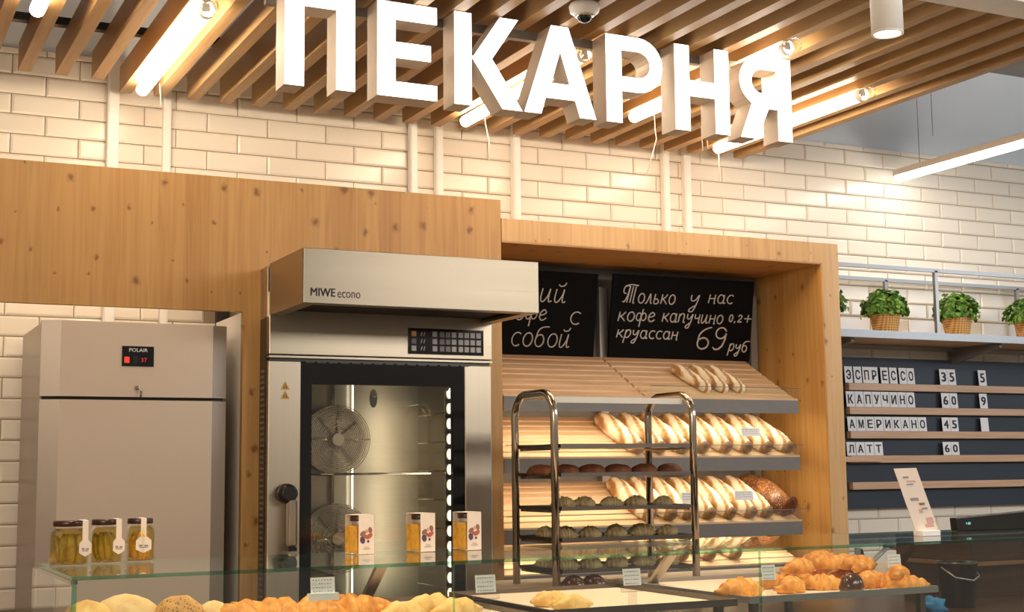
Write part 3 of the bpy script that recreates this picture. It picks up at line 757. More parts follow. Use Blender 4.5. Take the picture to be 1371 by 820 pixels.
# chalk handwriting
def arc(cx, cy, rx, ry, a0, a1, n=12): return [(cx+rx*math.cos(math.radians(a0+(a1-a0)*i/n)), cy+ry*math.sin(math.radians(a0+(a1-a0)*i/n))) for i in range(n+1)]
G = {
 'о': (.72, [arc(.34, .5, .32, .5, 90, 450, 16)]),
 'с': (.66, [arc(.36, .5, .34, .5, 50, 310, 12)]),
 'к': (.70, [[(.05, 1), (.03, .5), (0, 0)], [(.60, 1.0), (.30, .62), (.06, .50)], [(.12, .52), (.35, .35), (.62, 0)]]),
 'н': (.72, [[(.05, 1), (0, 0)], [(.03, .52), (.54, .55)], [(.58, 1), (.55, 0), (.66, .02)]]),
 'а': (.82, [arc(.32, .5, .30, .5, 40, 400, 16), [(.62, 1), (.60, .3), (.64, 0), (.80, .06)]]),
 'е': (.68, [[(.05, .45), (.45, .58), (.56, .80), (.36, 1.0), (.10, .75), (.04, .35), (.20, .02), (.45, .03), (.64, .22)]]),
 'ф': (1.05, [arc(.25, .5, .23, .42, 30, 390, 14), arc(.72, .5, .23, .42, 150, 510, 14), [(.56, 1.35), (.48, .6), (.42, -.6)]]),
 'п': (.78, [[(.05, 1), (.02, .4), (0, 0)], [(.02, .6), (.22, .95), (.45, 1.0), (.56, .8), (.55, .3), (.58, 0), (.72, .06)]]),
 'р': (.72, [[(.08, 1), (.02, .2), (-.06, -.65)], [(.04, .5), (.20, .92), (.42, 1.0), (.58, .75), (.52, .30), (.30, .02), (.08, .12)]]),
 'у': (.72, [[(.04, 1), (.02, .65), (.14, .42), (.36, .50), (.56, .95)], [(.60, 1.0), (.50, .2), (.30, -.55), (.05, -.62), (.02, -.40), (.40, -.05)]]),
 'ч': (.66, [[(.04, 1), (.04, .68), (.16, .48), (.48, .62)], [(.54, 1), (.50, .3), (.52, 0), (.64, .05)]]),
 'и': (.80, [[(.06, 1), (.02, .4), (.08, .05), (.26, .05), (.48, .5), (.56, 1)], [(.56, 1), (.53, .3), (.60, .02), (.76, .10)]]),
 'л': (.74, [[(-.04, .04), (.10, .02), (.26, .5), (.40, 1), (.48, .6), (.54, .08), (.66, .04)]]),
 'ь': (.66, [[(.06, 1), (.02, .3), (.06, .02), (.36, .0), (.50, .22), (.36, .48), (.06, .48)]]),
 'б': (.78, [arc(.32, .45, .30, .45, 90, 450, 14), [(.03, .55), (.12, 1.15), (.40, 1.45), (.85, 1.50)]]),
 'Т': (1.55, [[(.52, 1.70), (.20, 1.75), (.00, 1.40), (.06, 1.0), (.30, .95)], [(.10, 1.62), (.60, 1.86), (1.45, 1.80)], [(.60, 1.75), (.50, .8), (.26, .1), (.05, .12)],
              [(.62, 1.7), (.52, .0)], [(.92, 1.72), (.84, .0)], [(1.22, 1.72), (1.16, .1), (1.30, .0)]]),
 '6': (.95, [arc(1.05, .85, 1.00, .85, 105, 182, 6)+arc(.40, .42, .36, .42, 185, 500, 14)]),
 '9': (.95, [arc(.40, 1.28, .34, .42, 20, 360, 14)+[(.73, .8), (.62, .3), (.40, .03), (.18, .0), (.02, .16)]]),
 '0': (.55, [arc(.24, .5, .20, .5, 90, 450, 14)]), ',': (.26, [[(.10, .1), (.02, -.2)]]),
 '2': (.60, [[(.04, .75), (.18, 1.0), (.40, .9), (.40, .6), (.04, .02), (.50, .04)]]),
 '+': (.90, [[(.05, .5), (.85, .5)], [(.45, 1.05), (.45, -.05)]]), ' ': (.5, []),
}
G['й'] = (.80, G['и'][1]+[[(.14, 1.35), (.30, 1.22), (.52, 1.30), (.62, 1.50)]])
def smooth_pts(p):
    if len(p) < 3: return p
    out = []
    for i in range(len(p)-1):
        p0, p1, p2, p3 = p[max(i-1, 0)], p[i], p[i+1], p[min(i+2, len(p)-1)]
        for k in range(4):
            s = k/4
            out.append(tuple(.5*((2*p1[j])+(-p0[j]+p2[j])*s+(2*p0[j]-5*p1[j]+4*p2[j]-p3[j])*s*s+(-p0[j]+3*p1[j]-3*p2[j]+p3[j])*s**3) for j in (0, 1)))
    out.append(p[-1]); return out
def handwrite(b, txt, px0, py0, px1, py1, xh, plane, r=.0036, slant=.16):
    """write along the baseline from (px0,py0) to (px1,py1); xh = x-height in metres"""
    A, B = plane(px0, py0), plane(px1, py1)
    total = sum(G[c][0] for c in txt)+.12*(len(txt)-1)
    du = (B[0]-A[0])/total; x = 0
    for c in txt:
        wd, strokes = G[c]
        for st in strokes:
            pts = []
            for (u, v) in (smooth_pts(st) if len(st) < 10 else st):
                X = A[0]+(x+u)*du+slant*v*xh; Z = A[1]+(B[1]-A[1])*(x+u)/total+v*xh
                pts.append(plane(X, Z, True))
            b.tube(pts, r, 4, smooth=False)
        x += wd+.12
def board(name, label, x0, x1, zb, zt, yb, yt, texts):
    t = thing(name, label, 'chalkboard', (0, 0, 0), 0, 'chalkboards on the top bread shelf')
    th = .012
    MB().hexa([(x0, yb, zb), (x1, yb, zb), (x0, yb+th, zb), (x1, yb+th, zb), (x0, yt, zt), (x1, yt, zt), (x0, yt+th, zt), (x1, yt+th, zt)]).build('slate', M['chalkboard'], t)
    def plane(a, b_, world=False):
        if world:
            y = yb+(yt-yb)*(b_-zb)/(zt-zb); return (a, y-.001, b_)
        y = (yb+yt)/2
        for _ in range(3):
            p = P(a, b_, y); y = yb+(yt-yb)*(p.z-zb)/(zt-zb)
        return (p.x, p.z)
    for tx in texts:
        w_ = MB(); handwrite(w_, *tx[:6], plane, r=.0045 if tx[0] == '69' else .0036); w_.build('chalk_word', M['chalk'], t)
board('chalkboard', 'chalkboard offering coffee with a croissant for 69 roubles, right of the pair', 3.345, 4.165, E+.538, E+.935, 5.765, 5.700,
      [('Только', 832, 405, 903, 408, .046), ('у', 923, 409, 936, 409, .050), ('нас', 948, 406, 981, 407, .042),
       ('кофе', 827, 430, 876, 431, .044), ('капучино', 886, 431, 967, 434, .042), ('0,2+', 975, 431, 1005, 432, .034),
       ('круассан', 825, 452, 907, 455, .038), ('69', 931, 467, 972, 469, .064), ('руб', 975, 470, 1000, 472, .036)])
board('chalkboard', 'chalkboard half hidden behind the oven hood, left of the pair', 2.58, 3.262, E+.530, E+.928, 5.765, 5.700,
      [('ий', 722, 404, 757, 406, .062), ('кофе', 676, 428, 731, 429, .048), ('с', 762, 434, 776, 435, .058), ('собой', 683, 463, 762, 466, .062)])

# ------------------------------------------------------------------ baked goods
def lump_mesh(name, mat, sx, sy, sz, seed, amp=.08, seg=16, rings=10, flat=.35):
    b = MB(); rnd = Vector((seed*3.1, seed*1.7, seed*.9))
    for i in range(rings+1):
        ph = PI*i/rings
        for k in range(seg):
            th = 2*PI*k/seg
            d = Vector((math.sin(ph)*math.cos(th), math.sin(ph)*math.sin(th), math.cos(ph)))
            n = 1+amp*mnoise.noise(d*2.2+rnd)+amp*.5*mnoise.noise(d*5+rnd)
            z = d.z*sz*n
            if z < -sz*flat: z = -sz*flat
            b.v.append((d.x*sx*n, d.y*sy*n, z+sz*flat))
    for i in range(rings):
        for k in range(seg):
            k2 = (k+1) % seg; b.f.append((i*seg+k, (i+1)*seg+k, (i+1)*seg+k2, i*seg+k2)); b.sm.append(True)
    return b.mesh(name, mat)
def croissant_mesh(name, mat, L, R, bend, seed, ridges=7, flat=.55):
    b = MB(); n = 34; seg = 14; rnd = random.Random(seed); off = rnd.random()*9
    for i in range(n+1):
        u = i/n; a = (u-.5)*bend
        rr = R*(math.sin(PI*min(max(u, .03), .97))**.75)
        fr = (u*ridges+.5) % 1.0
        rr *= .74+.32*(1-abs(2*fr-1))**.55
        if bend > .05: cx, cy = L/bend*math.sin(a), L/bend*(1-math.cos(a))
        else: cx, cy = (u-.5)*L, 0
        for k in range(seg):
            th = 2*PI*k/seg
            nz = 1+.22*mnoise.noise(Vector((u*7+off, math.cos(th)*1.8, math.sin(th)*1.8)))+.035*mnoise.noise(Vector((u*18+off, math.cos(th)*4, math.sin(th)*4)))
            rad = rr*nz; z = math.sin(th)*rad
            if z < -R*flat: z = -R*flat
            dy = math.cos(th)*rad*1.05
            b.v.append((cx-dy*math.sin(a), cy+dy*math.cos(a), z+R*flat))
    for i in range(n):
        for k in range(seg):
            k2 = (k+1) % seg; b.f.append((i*seg+k, i*seg+k2, (i+1)*seg+k2, (i+1)*seg+k)); b.sm.append(True)
    b.f.append(tuple(range(seg-1, -1, -1))); b.f.append(tuple(n*seg+k for k in range(seg))); b.sm += [True]*2
    me = b.mesh(name, mat)
    at = me.attributes.new('bake', 'FLOAT', 'POINT'); vals = []
    for i in range(n+1):
        u = i/n; fr = (u*ridges+.5) % 1.0
        for k in range(seg):
            q = (1-abs(2*fr-1))**1.5*.8+.9*abs(2*u-1)**4+.5*mnoise.noise(Vector((u*9+off, k*.5, 2)))
            vals.append(max(0, min(1, q*(.55+.45*math.sin(2*PI*k/seg)))))
    at.data.foreach_set('value', vals)
    return me
def ordinal(i): return ['first', 'second', 'third', 'fourth', 'fifth', 'sixth', 'seventh', 'eighth', 'ninth', 'tenth', 'eleventh', 'twelfth', 'thirteenth', 'fourteenth', 'fifteenth', 'sixteenth'][i]

# baguettes lying down the slope of the shelves
def baguette_mesh(L, R, seed):
    b = MB(); n = 30; seg = 12; h = MB()
    for i in range(n+1):
        u = i/n; rr = R*(1-abs(2*u-1)**5)**.5 if 0 < u < 1 else R*.12
        rr = max(rr, R*.15)
        slash = .10*max(0, math.sin(u*PI*2*4.5+seed))**6
        for k in range(seg):
            th = 2*PI*k/seg; up_ = max(0, math.sin(th))
            rad = rr*(1-slash*up_+.05*mnoise.noise(Vector((u*5+seed, math.cos(th), math.sin(th)))))
            z = math.sin(th)*rad
            b.v.append((math.cos(th)*rad, (u-.5)*L, max(z, -R*.6)+R*.6))
    for i in range(n):
        for k in range(seg):
            k2 = (k+1) % seg; b.f.append((i*seg+k2, i*seg+k, (i+1)*seg+k, (i+1)*seg+k2)); b.sm.append(True)
    b.f.append(tuple(range(seg))); b.f.append(tuple(n*seg+k for k in range(seg-1, -1, -1))); b.sm += [True]*2
    return b
# material with flour stripes across the loaf
_t = NT('floured_loaf'); _v = _t.coord((1, 1, 1), 'Object', (0, 0, math.radians(14)))
_wv = _t.add('ShaderNodeTexWave', bands_direction='X'); _wv.inputs['Scale'].default_value = 7.5; _wv.inputs['Distortion'].default_value = 1.6; _wv.inputs['Detail Scale'].default_value = 1.5; _t.l(_v, _wv.inputs[0])
_t.l(_t.mix(_t.ramp(_t.noise(_t.coord(), 30, 4), [(.5, 0.0), (.8, .6)]), _t.ramp(_wv.outputs[1], [(.45, (.88, .78, .60)), (.70, (.68, .45, .22)), (.92, (.40, .20, .07))]), (.84, .72, .52)), _t.b.inputs['Base Color'])
_t.set(Roughness=.6); M['loaf'] = _t.m
bag = [baguette_mesh(.37, .047, s_).mesh('loaf', M['loaf']) for s_ in (1, 2.3, 3.9)]
heelm = lump_mesh('heel', M['heel'], .031, .016, .031, 4, flat=.9, seg=12, rings=8)
wrapm = MB(); 
for (ya_, yb_) in ((-.165, -.02),):
    wrapm.lathe([(.0455, 0), (.0475, .04), (.0475, .11), (.0460, .145)], seg=14, cap=False)
sleeve = wrapm.mesh('bag_sleeve', M['clearplastic'])
def place_loaf(i, px, py, lab, yaw=0, k=0, back=.0, group=None, sc=1.0, dark=True):
    fr = P(px, py, yF+.02+back)
    zf, zb = SHELF[i]; sl = math.atan2(zb-zf, yB-yF)
    t = thing('baguette', lab, 'bread', (0, 0, 0), 0, group)
    yc = yF+.19*sc*math.cos(sl)+.018+back; zc_ = shelf_z(i, yc)+.001
    t.location = (fr.x, yc, zc_); t.rotation_euler = (sl, 0, yaw); t.scale = (sc, sc, sc)
    link('crust', bag[k % 3], t)
    if dark: link('heel', heelm, t, (0, -.176, .004))
    s_ = link('bag_sleeve', sleeve, t, (0, -.02, .026)); s_.rotation_euler = (PI/2, 0, 0); s_.scale = (1, .92, 1.0)
    return t
g2 = 'floured baguettes on the second shelf'; g3 = 'floured baguettes on the third shelf'
for j, px in enumerate((852, 882, 911, 940, 969, 997, 1025, 1052)):
    place_loaf(1, px, 606, '%s floured baguette from the left on the second shelf' % ordinal(j), yaw=math.radians(random.uniform(2, 9)), k=j, group=g2)
for j, px in enumerate((868, 895, 922, 949, 975, 1001, 1026)):
    place_loaf(2, px, 695, '%s floured baguette from the left on the third shelf' % ordinal(j), yaw=math.radians(random.uniform(2, 9)), k=j+1, group=g3)
for j, px in enumerate((875, 912, 948, 984)):
    place_loaf(3, px, 765, '%s floured baguette from the left on the bottom shelf' % ordinal(j), yaw=math.radians(random.uniform(0, 6)), k=j+1, back=.02, group='floured baguettes on the bottom shelf')
for j, px in enumerate((935, 958, 981)):
    place_loaf(0, px+8, 530, '%s wrapped loaf from the left on the top shelf' % ordinal(j), yaw=math.radians(14), k=j, back=.02, group='wrapped loaves on the top shelf', sc=.72, dark=False)
# big seeded loaf
t = thing('seeded_loaf', 'big dark seed-crusted loaf at the right end of the third shelf', 'bread', (0, 0, 0))
sl = math.atan2(.2, yB-yF)
link('crust', lump_mesh('crust', M['seedloaf'], .066, .18, .072, 9, .10, 24, 16, .5), t)
link('heel', lump_mesh('heel', M['darkroll'], .050, .014, .050, 3, .1, 14, 8, .9), t, (0, -.165, .012))
p_ = P(1048, 690, yF+.02); t.location = (p_.x+.008, yF+.185, shelf_z(2, yF+.185)); t.rotation_euler = (sl, 0, math.radians(10))

def price_tag(px, py, D, w_, h_, label, mat='card', tilt=-.3, lines=3, stand=False):
    p_ = P(px, py, D); t = thing('price_tag', label, 'price tag', (p_.x, D, p_.z))
    b = MB().quadbox(-w_/2, w_/2, -.001, .001, -h_/2, h_/2).build('card', M[mat], t)
    b.rotation_euler = (tilt, 0, 0)
    ln = MB()
    for i in range(lines):
        z = h_*.30-i*h_*.24; n = 7
        for k in range(n):
            x0 = -w_*.42+k*w_*.84/n; ln.quadbox(x0, x0+w_*.84/n*random.uniform(.3, .75), -.0016, -.0011, z, z+h_*.06)
    o = ln.build('print', M['inkgrey'], b)
    if stand:
        MB().quadbox(-w_*.62, w_*.62, -.012, .004, -h_/2-.016, -h_/2).build('holder', M['clearplastic' if stand == 1 else 'card'], t)
        MB().quadbox(-.012, .012, -.004, .002, -h_/2-.075, -h_/2-.016).build('stem', M['clearplastic'], t)
    return t
price_tag(1005, 579, yF+.0, .105, .038, 'small white price tag among the baguettes of the second shelf', 'card', -.2)
price_tag(996, 664, yF+.0, .105, .042, 'small white price tag by the seeded loaf on the third shelf', 'card', -.2)
price_tag(919, 667, yF+.0, .05, .05, 'small bluish price tag among the left baguettes of the third shelf', 'card', -.2)

# ------------------------------------------------------------------ tabletop tray rack
wt = tag(box('worktop', 2.29, 4.3, 4.30, 4.95, E-.46, E-.42, M['worktop'], None, .003), 'pale worktop behind the glass counter carrying the tray rack', 'worktop')
wc = thing('work_cabinet', 'low cabinet carrying the pale worktop', 'cabinet', (0, 0, 0))
box('body', 2.32, 4.26, 4.34, 4.9, .08, E-.46, M['greylight'], wc); box('plinth', 2.34, 4.24, 4.38, 4.88, 0, .08, M['black'], wc)
t = thing('tray_rack', 'stainless steel rack of two arched frames holding baking trays', 'rack', (0, 0, 0))
def rbox_tube(pts, r): return MB().tube(pts, r, 10)
for X in (2.352, 2.945):
    yn, yf_ = 4.45, 4.77; zt = E+.285; R = .085
    pts = [(X, yn, E-.42), (X, yn, zt-R)] + [(X, yn+R-R*math.cos(a), zt-R+R*math.sin(a)) for a in [PI/2*q/8 for q in range(1, 9)]] + \
          [(X, yf_-R+R*math.sin(a), zt-R+R*math.cos(a)) for a in [PI/2*q/8 for q in range(0, 9)]] + [(X, yf_, E-.42)]
    rbox_tube(pts, .0145).build('arched_frame', M['chrome'], t)
box('top_plate', 2.366, 2.931, 4.50, 4.72, E+.266, E+.270, M['white'], t); box('top_lip', 2.366, 2.931, 4.496, 4.50, E+.248, E+.270, M['white'], t)
TZ = [.087, -.017, -.139, -.250, -.361]
rn = ['top', 'second', 'third', 'fourth', 'bottom']
for i, z in enumerate(TZ):
    for X in (2.352+.015, 2.945-.027):
        box('tray_runner', X, X+.012, 4.46, 4.76, E+z-.012, E+z-.004, M['chrome'], t)
    tr = thing('baking_tray', '%s baking tray of the steel rack%s' % (rn[i], ', empty' if i == 0 else ''), 'tray', (0, 0, 0), 0, 'baking trays in the steel rack')
    x0, x1, y0, y1 = 2.372, 2.926, 4.44, 4.78
    box('tray_base', x0, x1, y0, y1, E+z-.004, E+z-.001, M['darksteel'], tr)
    for q in ((x0, x1, y0, y0+.004), (x0, x1, y1-.004, y1), (x0, x0+.004, y0+.004, y1-.004), (x1-.004, x1, y0+.004, y1-.004)):
        box('tray_rim', q[0], q[1], q[2], q[3], E+z-.001, E+z+.010, M['darksteel'], tr)
rollm = [lump_mesh('roll', M['darkroll'], .058, .034, .030, s_, .1, 16, 10) for s_ in (1, 2, 3)]
rcm = [croissant_mesh('croissant', M['rackcroissant'], .110, .030, 1.0, s_, 7) for s_ in (1, 2, 3)]
def put(mesh, name, label, cat, x, y, z, rz, group, sc=1, rx=0, ry=0):
    o = link(name, mesh, None, (x, y, z)); o.rotation_euler = (rx, ry, rz); o.scale = (sc, sc, sc); return tag(o, label, cat, group)
for j, px in enumerate((729, 762, 796, 831, 866, 900)):
    p_ = P(px, 632, 4.56); put(rollm[j % 3], 'dark_roll', '%s dark brown roll from the left on the second rack tray' % ordinal(j), 'bread', p_.x-.012, 4.56, E-.017+.0005, random.uniform(-.15, .15), 'dark rolls on the second rack tray')
for ti, z, rows in ((2, -.139, ((4.53, (712, 745, 783, 818, 852, 889)),)),
                    (3, -.250, ((4.52, (752, 790, 825, 859, 893)), (4.68, (722, 757, 790, 824, 856, 886)))),
                    (4, -.361, ((4.52, (755, 790, 825, 860, 895)), (4.68, (722, 757, 790, 824, 856, 886))))):
    for ri_, (yy, xs) in enumerate(rows):
        for j, px in enumerate(xs):
            p_ = P(px, 680, yy); x = min(max(p_.x, 2.43), 2.868)
            lab = '%s olive-brown croissant from the left%s on the %s rack tray' % (ordinal(j), '' if len(rows) == 1 else (', front row,', ', back row,')[ri_], rn[ti])
            put(rcm[(j+ri_) % 3], 'croissant', lab, 'croissant', x, yy, E+z+.0005, random.uniform(-.2, .2)+(PI if j % 3 == 0 else 0), 'croissants on the %s rack tray' % rn[ti], random.uniform(.88, .98))

# ------------------------------------------------------------------ glass counter
GZ = E-.205; GF, GB = 3.0, 3.5
X0, X1 = .465, 4.9
t = thing('glass_counter', 'long glass display counter across the foreground', 'counter', (0, 0, 0))
joints = [X0, 1.30, 2.175, 3.05, 3.95, X1]
jn = [X0, 1.294*.0+P(608.5, 760, GF).x, P(1018, 740, GF).x, 3.30, X1]
for i in range(len(jn)-1):
    xa, xb = jn[i]+.0015, jn[i+1]-.0015
    box('front_pane', xa, xb, GF, GF+.006, .95, GZ-.0085, M['glass'], t)
    box('pane_edge', xb-.001, xb+.002, GF-.0005, GF+.0065, .95, GZ-.0085, M['glassedge'], t)
for i, (xa, xb) in enumerate(((X0, jn[2]), (jn[2], X1))):
    box('top_pane', xa+.001, xb-.001, GF-.002, GB, GZ-.008, GZ, M['glass'], t)
    box('top_edge', xa+.001, xb-.001, GF-.0045, GF-.002, GZ-.008, GZ, M['glassedge'], t)
    box('top_edge', xa+.001, xb-.001, GB, GB+.002, GZ-.008, GZ, M['glassedge'], t)
box('top_edge', X0-.003, X0+.001, GF-.004, GB, GZ-.008, GZ, M['glassedge'], t)
box('side_pane', X0, X0+.006, GF+.007, 3.62, .95, GZ-.016, M['glass'], t)
box('side_edge', X0-.002, X0+.008, GF-.001, GF+.0065, .95, GZ-.016, M['glassedge'], t)
box('corner_trim', X0-.004, X0+.010, GF+.0, GB, GZ-.016, GZ-.0085, M['chrome'], t)
box('deck', X0, X1, GF+.008, 4.0, .90, E-.44, M['brownwood'], t)
box('front_body', X0-.01, X1, GF-.02, 4.0, .08, .90, M['whitemetal'], t)
box('plinth', X0+.02, X1, GF+.02, 3.96, 0, .08, M['black'], t)
for (pa, pb) in (((517, 757), (484, 815)), ((908, 741), (868, 790)), ((1232, 739), (1192, 772))):
    A = P(pa[0], pa[1], 3.42); A.z = GZ-.009; B = P(pb[0], pb[1], 3.86); B.z = max(B.z, E-.44)
    w_ = .030
    MB().hexa([(B.x-w_/2, B.y-.01, B.z), (B.x+w_/2, B.y-.01, B.z), (B.x-w_/2, B.y+.01, B.z), (B.x+w_/2, B.y+.01, B.z),
               (A.x-w_/2, A.y-.01, A.z), (A.x+w_/2, A.y-.01, A.z), (A.x-w_/2, A.y+.01, A.z), (A.x+w_/2, A.y+.01, A.z)]).build('support_strut', M['steel'], t)

def tray(name, label, x0, x1, y0, y1, z, paper=True, rim=.012, mat='darksteel'):
    tr = thing(name, label, 'tray', (0, 0, 0))
    box('tray_base', x0, x1, y0, y1, z-.006, z-.003, M[mat], tr)
    for q in ((x0-.006, x1+.006, y0-.006, y0), (x0-.006, x1+.006, y1, y1+.006), (x0-.006, x0, y0, y1), (x1, x1+.006, y0, y1)):
        box('tray_rim', q[0], q[1], q[2], q[3], z-.006, z+rim, M[mat], tr)
    if paper: box('baking_paper', x0+.002, x1-.002, y0+.002, y1-.002, z-.003, z, M['parchment'], tr)
    for xx in (x0+.03, x1-.03):
        for yy in (y0+.03, y1-.03): box('foot', xx-.01, xx+.01, yy-.01, yy+.01, E-.44, z-.006, M['darksteel'], tr)
    return tr
LZ = P(168, 803, 3.22).z-.080
tray('paper_tray', 'empty tray lined with baking paper in the middle of the counter', 1.60, 2.14, 3.06, 3.66, E-.348)
tray('pastry_tray', 'metal tray with golden pastries at the right of the counter', 2.235, 2.88, 3.12, 3.80, E-.352, mat='greylight')
tray('pastry_tray', 'tray with buns and croissants at the left of the counter', .50, 1.56, 3.06, 3.66, LZ)

crm = [croissant_mesh('croissant', M['croissant'], .155, .032, b_, s_, rg, .45) for b_, s_, rg in ((1.1, 1, 6), (.8, 2, 5), (1.4, 3, 7), (.3, 4, 6))]
orm = [croissant_mesh('croissant', M['croissant'], .150, .038, b_, s_, rg, .45) for b_, s_, rg in ((.9, 11, 3), (.5, 12, 4), (1.2, 13, 3), (.3, 14, 2))]
palem = [croissant_mesh('pastry', M['pastrypale'], .150, .033, b_, s_, 3) for b_, s_ in ((.2, 5), (.4, 6), (.1, 7))]
# left tray
lz = LZ
items = [(112, 'bun', 'golden bun at the far left of the counter'), (166, 'palebun', 'wide pale bun with a glossy top, beside the far left bun'),
         (240, 'seed', 'seeded bun topped with brown sprinkles in the left of the counter'), (283, 'palebun2', 'small pale bun right of the seeded bun')]
def hz(px, D, top): # x of pixel px at depth D
    return P(px, top, D).x
put(lump_mesh('bun', M['pastrypale'], .062, .055, .062, 11, .08), 'bun', items[0][2], 'bun', hz(116, 3.2, 805), 3.2, lz, 0, None)
put(lump_mesh('bun', M['bunpale'], .085, .070, .066, 12, .05), 'bun', items[1][2], 'bun', hz(168, 3.24, 803), 3.24, lz, 0, None)
put(lump_mesh('bun', M['seedbun'], .062, .058, .064, 13, .08), 'seeded_bun', items[2][2], 'bun', hz(240, 3.2, 805), 3.2, lz, 0, None)
put(lump_mesh('bun', M['bunpale'], .045, .045, .050, 14, .06), 'bun', items[3][2], 'bun', hz(287, 3.22, 805), 3.22, lz, 0, None)
for j, (px, D, dz_, rz) in enumerate([(318, 3.20, .004, .2), (360, 3.22, .002, 2.8), (398, 3.20, 0, -.3), (440, 3.20, 0, .4), (478, 3.22, .006, 3.0), (502, 3.24, 0, .6)]):
    put(orm[j % 4], 'croissant', '%s orange-gold croissant from the left, right of the small pale bun' % ordinal(j), 'croissant', hz(px, D, 800), D, lz+dz_, rz, 'orange croissants in the left of the counter', 1.0 if j % 2 else 1.08)
for j, (px, D, rz) in enumerate([(330, 3.40, .2), (372, 3.42, -.2), (420, 3.40, .3), (462, 3.42, .1)]):
    put(orm[(j+1) % 4], 'croissant', '%s croissant from the left in the row behind the orange croissants' % ordinal(j), 'croissant', hz(px, D, 800), D, lz, rz, 'back row of orange croissants in the counter', .95)
for j, (px, D, dz_, rz) in enumerate([(540, 3.16, .0, .3), (575, 3.2, .010, .1), (612, 3.17, .0, .2)]):
    put(palem[j % 3], 'pastry', '%s pale yellow rolled pastry from the left, before the paper tray' % ordinal(j), 'pastry', min(hz(px, D, 800), 1.50), D, lz+dz_, rz, 'pale yellow rolled pastries')
for j, (px, D, z, rz) in enumerate([(650, 3.14, -.348, .35), (672, 3.26, -.348, .2), (700, 3.14, -.348, -.25), (712, 3.24, -.348, -.1)]):
    put(palem[(j+1) % 3], 'pastry', '%s pale yellow rolled pastry from the left on the paper-lined tray' % ordinal(j), 'pastry', max(hz(px, D, 800), 1.70), D, E+z, rz, 'pale yellow pastries on the paper tray', .78)
# right tray pile
rz0 = E-.352
pile = [(992, 3.24, 0, .12, 3, 1.15, 0), (1060, 3.27, 0, .5, 0, 1.0, 0), (1045, 3.40, .0, 2.6, 1, 1.0, 0), (1100, 3.30, 0, -.4, 2, 1.0, 0), (1085, 3.46, 0, .3, 0, 1.0, 0), (1140, 3.42, 0, -.2, 1, 1.0, 0),
        (1166, 3.28, 0, .4, 0, 1.05, 0), (1205, 3.26, 0, -.5, 2, 1.0, 0), (1180, 3.46, 0, .2, 1, 1.0, 0), (1228, 3.40, 0, .1, 0, .95, 0), (1110, 3.58, 0, 2.9, 3, 1.05, 0), (1150, 3.64, 0, .4, 2, 1.0, 0),
        (1185, 3.62, 0, .1, 1, 1., 0), (1072, 3.36, .045, .25, 1, .95, 0), (1112, 3.42, .048, -.3, 3, .95, 0), (1150, 3.44, .048, .5, 0, .9, 0), (1188, 3.38, .045, -.15, 1, .95, 0), (1215, 3.36, .04, .7, 2, .85, 0), (1238, 3.16, 0, -.3, 1, .9, 0), (1222, 3.20, .03, .9, 0, .85, 0), (1130, 3.56, .05, .2, 2, .95, 0), (1170, 3.56, .05, 2.8, 1, .95, 0)]
words = ['long golden croissant lying apart at the left end of the right tray']
for j, (px, D, dz_, rz, k_, sc, _) in enumerate(pile):
    if j == 0: lab = words[0]
    else: lab = 'golden croissant, %s of the heap on the right tray, %s from the left' % ('upper layer' if dz_ > 0 else ('front row' if D < 3.35 else ('middle row' if D < 3.5 else 'back row')), '%s')
    put(crm[k_], 'croissant', lab, 'croissant', min(hz(px, D, 790), 2.82), D, rz0+dz_, rz, None if j == 0 else 'heap of golden croissants on the right tray', sc)
def renumber():
    gs = {}
    for o in bpy.data.objects:
        if 'label' in o and '%s' in o['label']: gs.setdefault(o['label'], []).append(o)
    for lab, os_ in gs.items():
        os_.sort(key=lambda o: proj(o.location)[0])
        for i, o in enumerate(os_): o['label'] = lab % ordinal(i)
renumber()
t = put(lump_mesh('chocolate_bun', M['chocolate'], .040, .032, .040, 21, .1), 'chocolate_bun', 'dark chocolate coated bun at the front of the golden croissant heap', 'bun', hz(1141, 3.19, 793), 3.19, rz0, .2, None)

for (px, py, D, w_, h_, st, lab) in ((432, 784, 3.14, .058, .036, 2, 'white price tag above the orange croissants at left'),
                                 (650, 782, 3.14, .054, .042, 1, 'white price tag on a clear stem above the pale rolled pastries'),
                                 (846, 773, 3.14, .052, .042, 1, 'white price tag on a clear stem before the empty paper tray'),
                                 (1029, 767, 3.16, .044, .040, 1, 'white price tag on a clear stem at the left of the golden heap'),
                                 (1197, 752, 3.30, .050, .040, 1, 'cream price tag on a clear stem at the right of the golden heap')):
    tt = price_tag(px, py, D, w_, h_, lab, 'card', -.12, 4, st)
    # lengthen the stem down to the tray
    sm = [c for c in tt.children if c.name.startswith('stem')][0]
    base = (lz if px < 600 else rz0 if px > 900 else E-.348)
    top_ = tt.location.z-h_/2-.016
    sm.data = MB().quadbox(-.012, .012, -.004, .002, base-tt.location.z+.0005, -h_/2-.016).mesh('stem', M['clearplastic'])

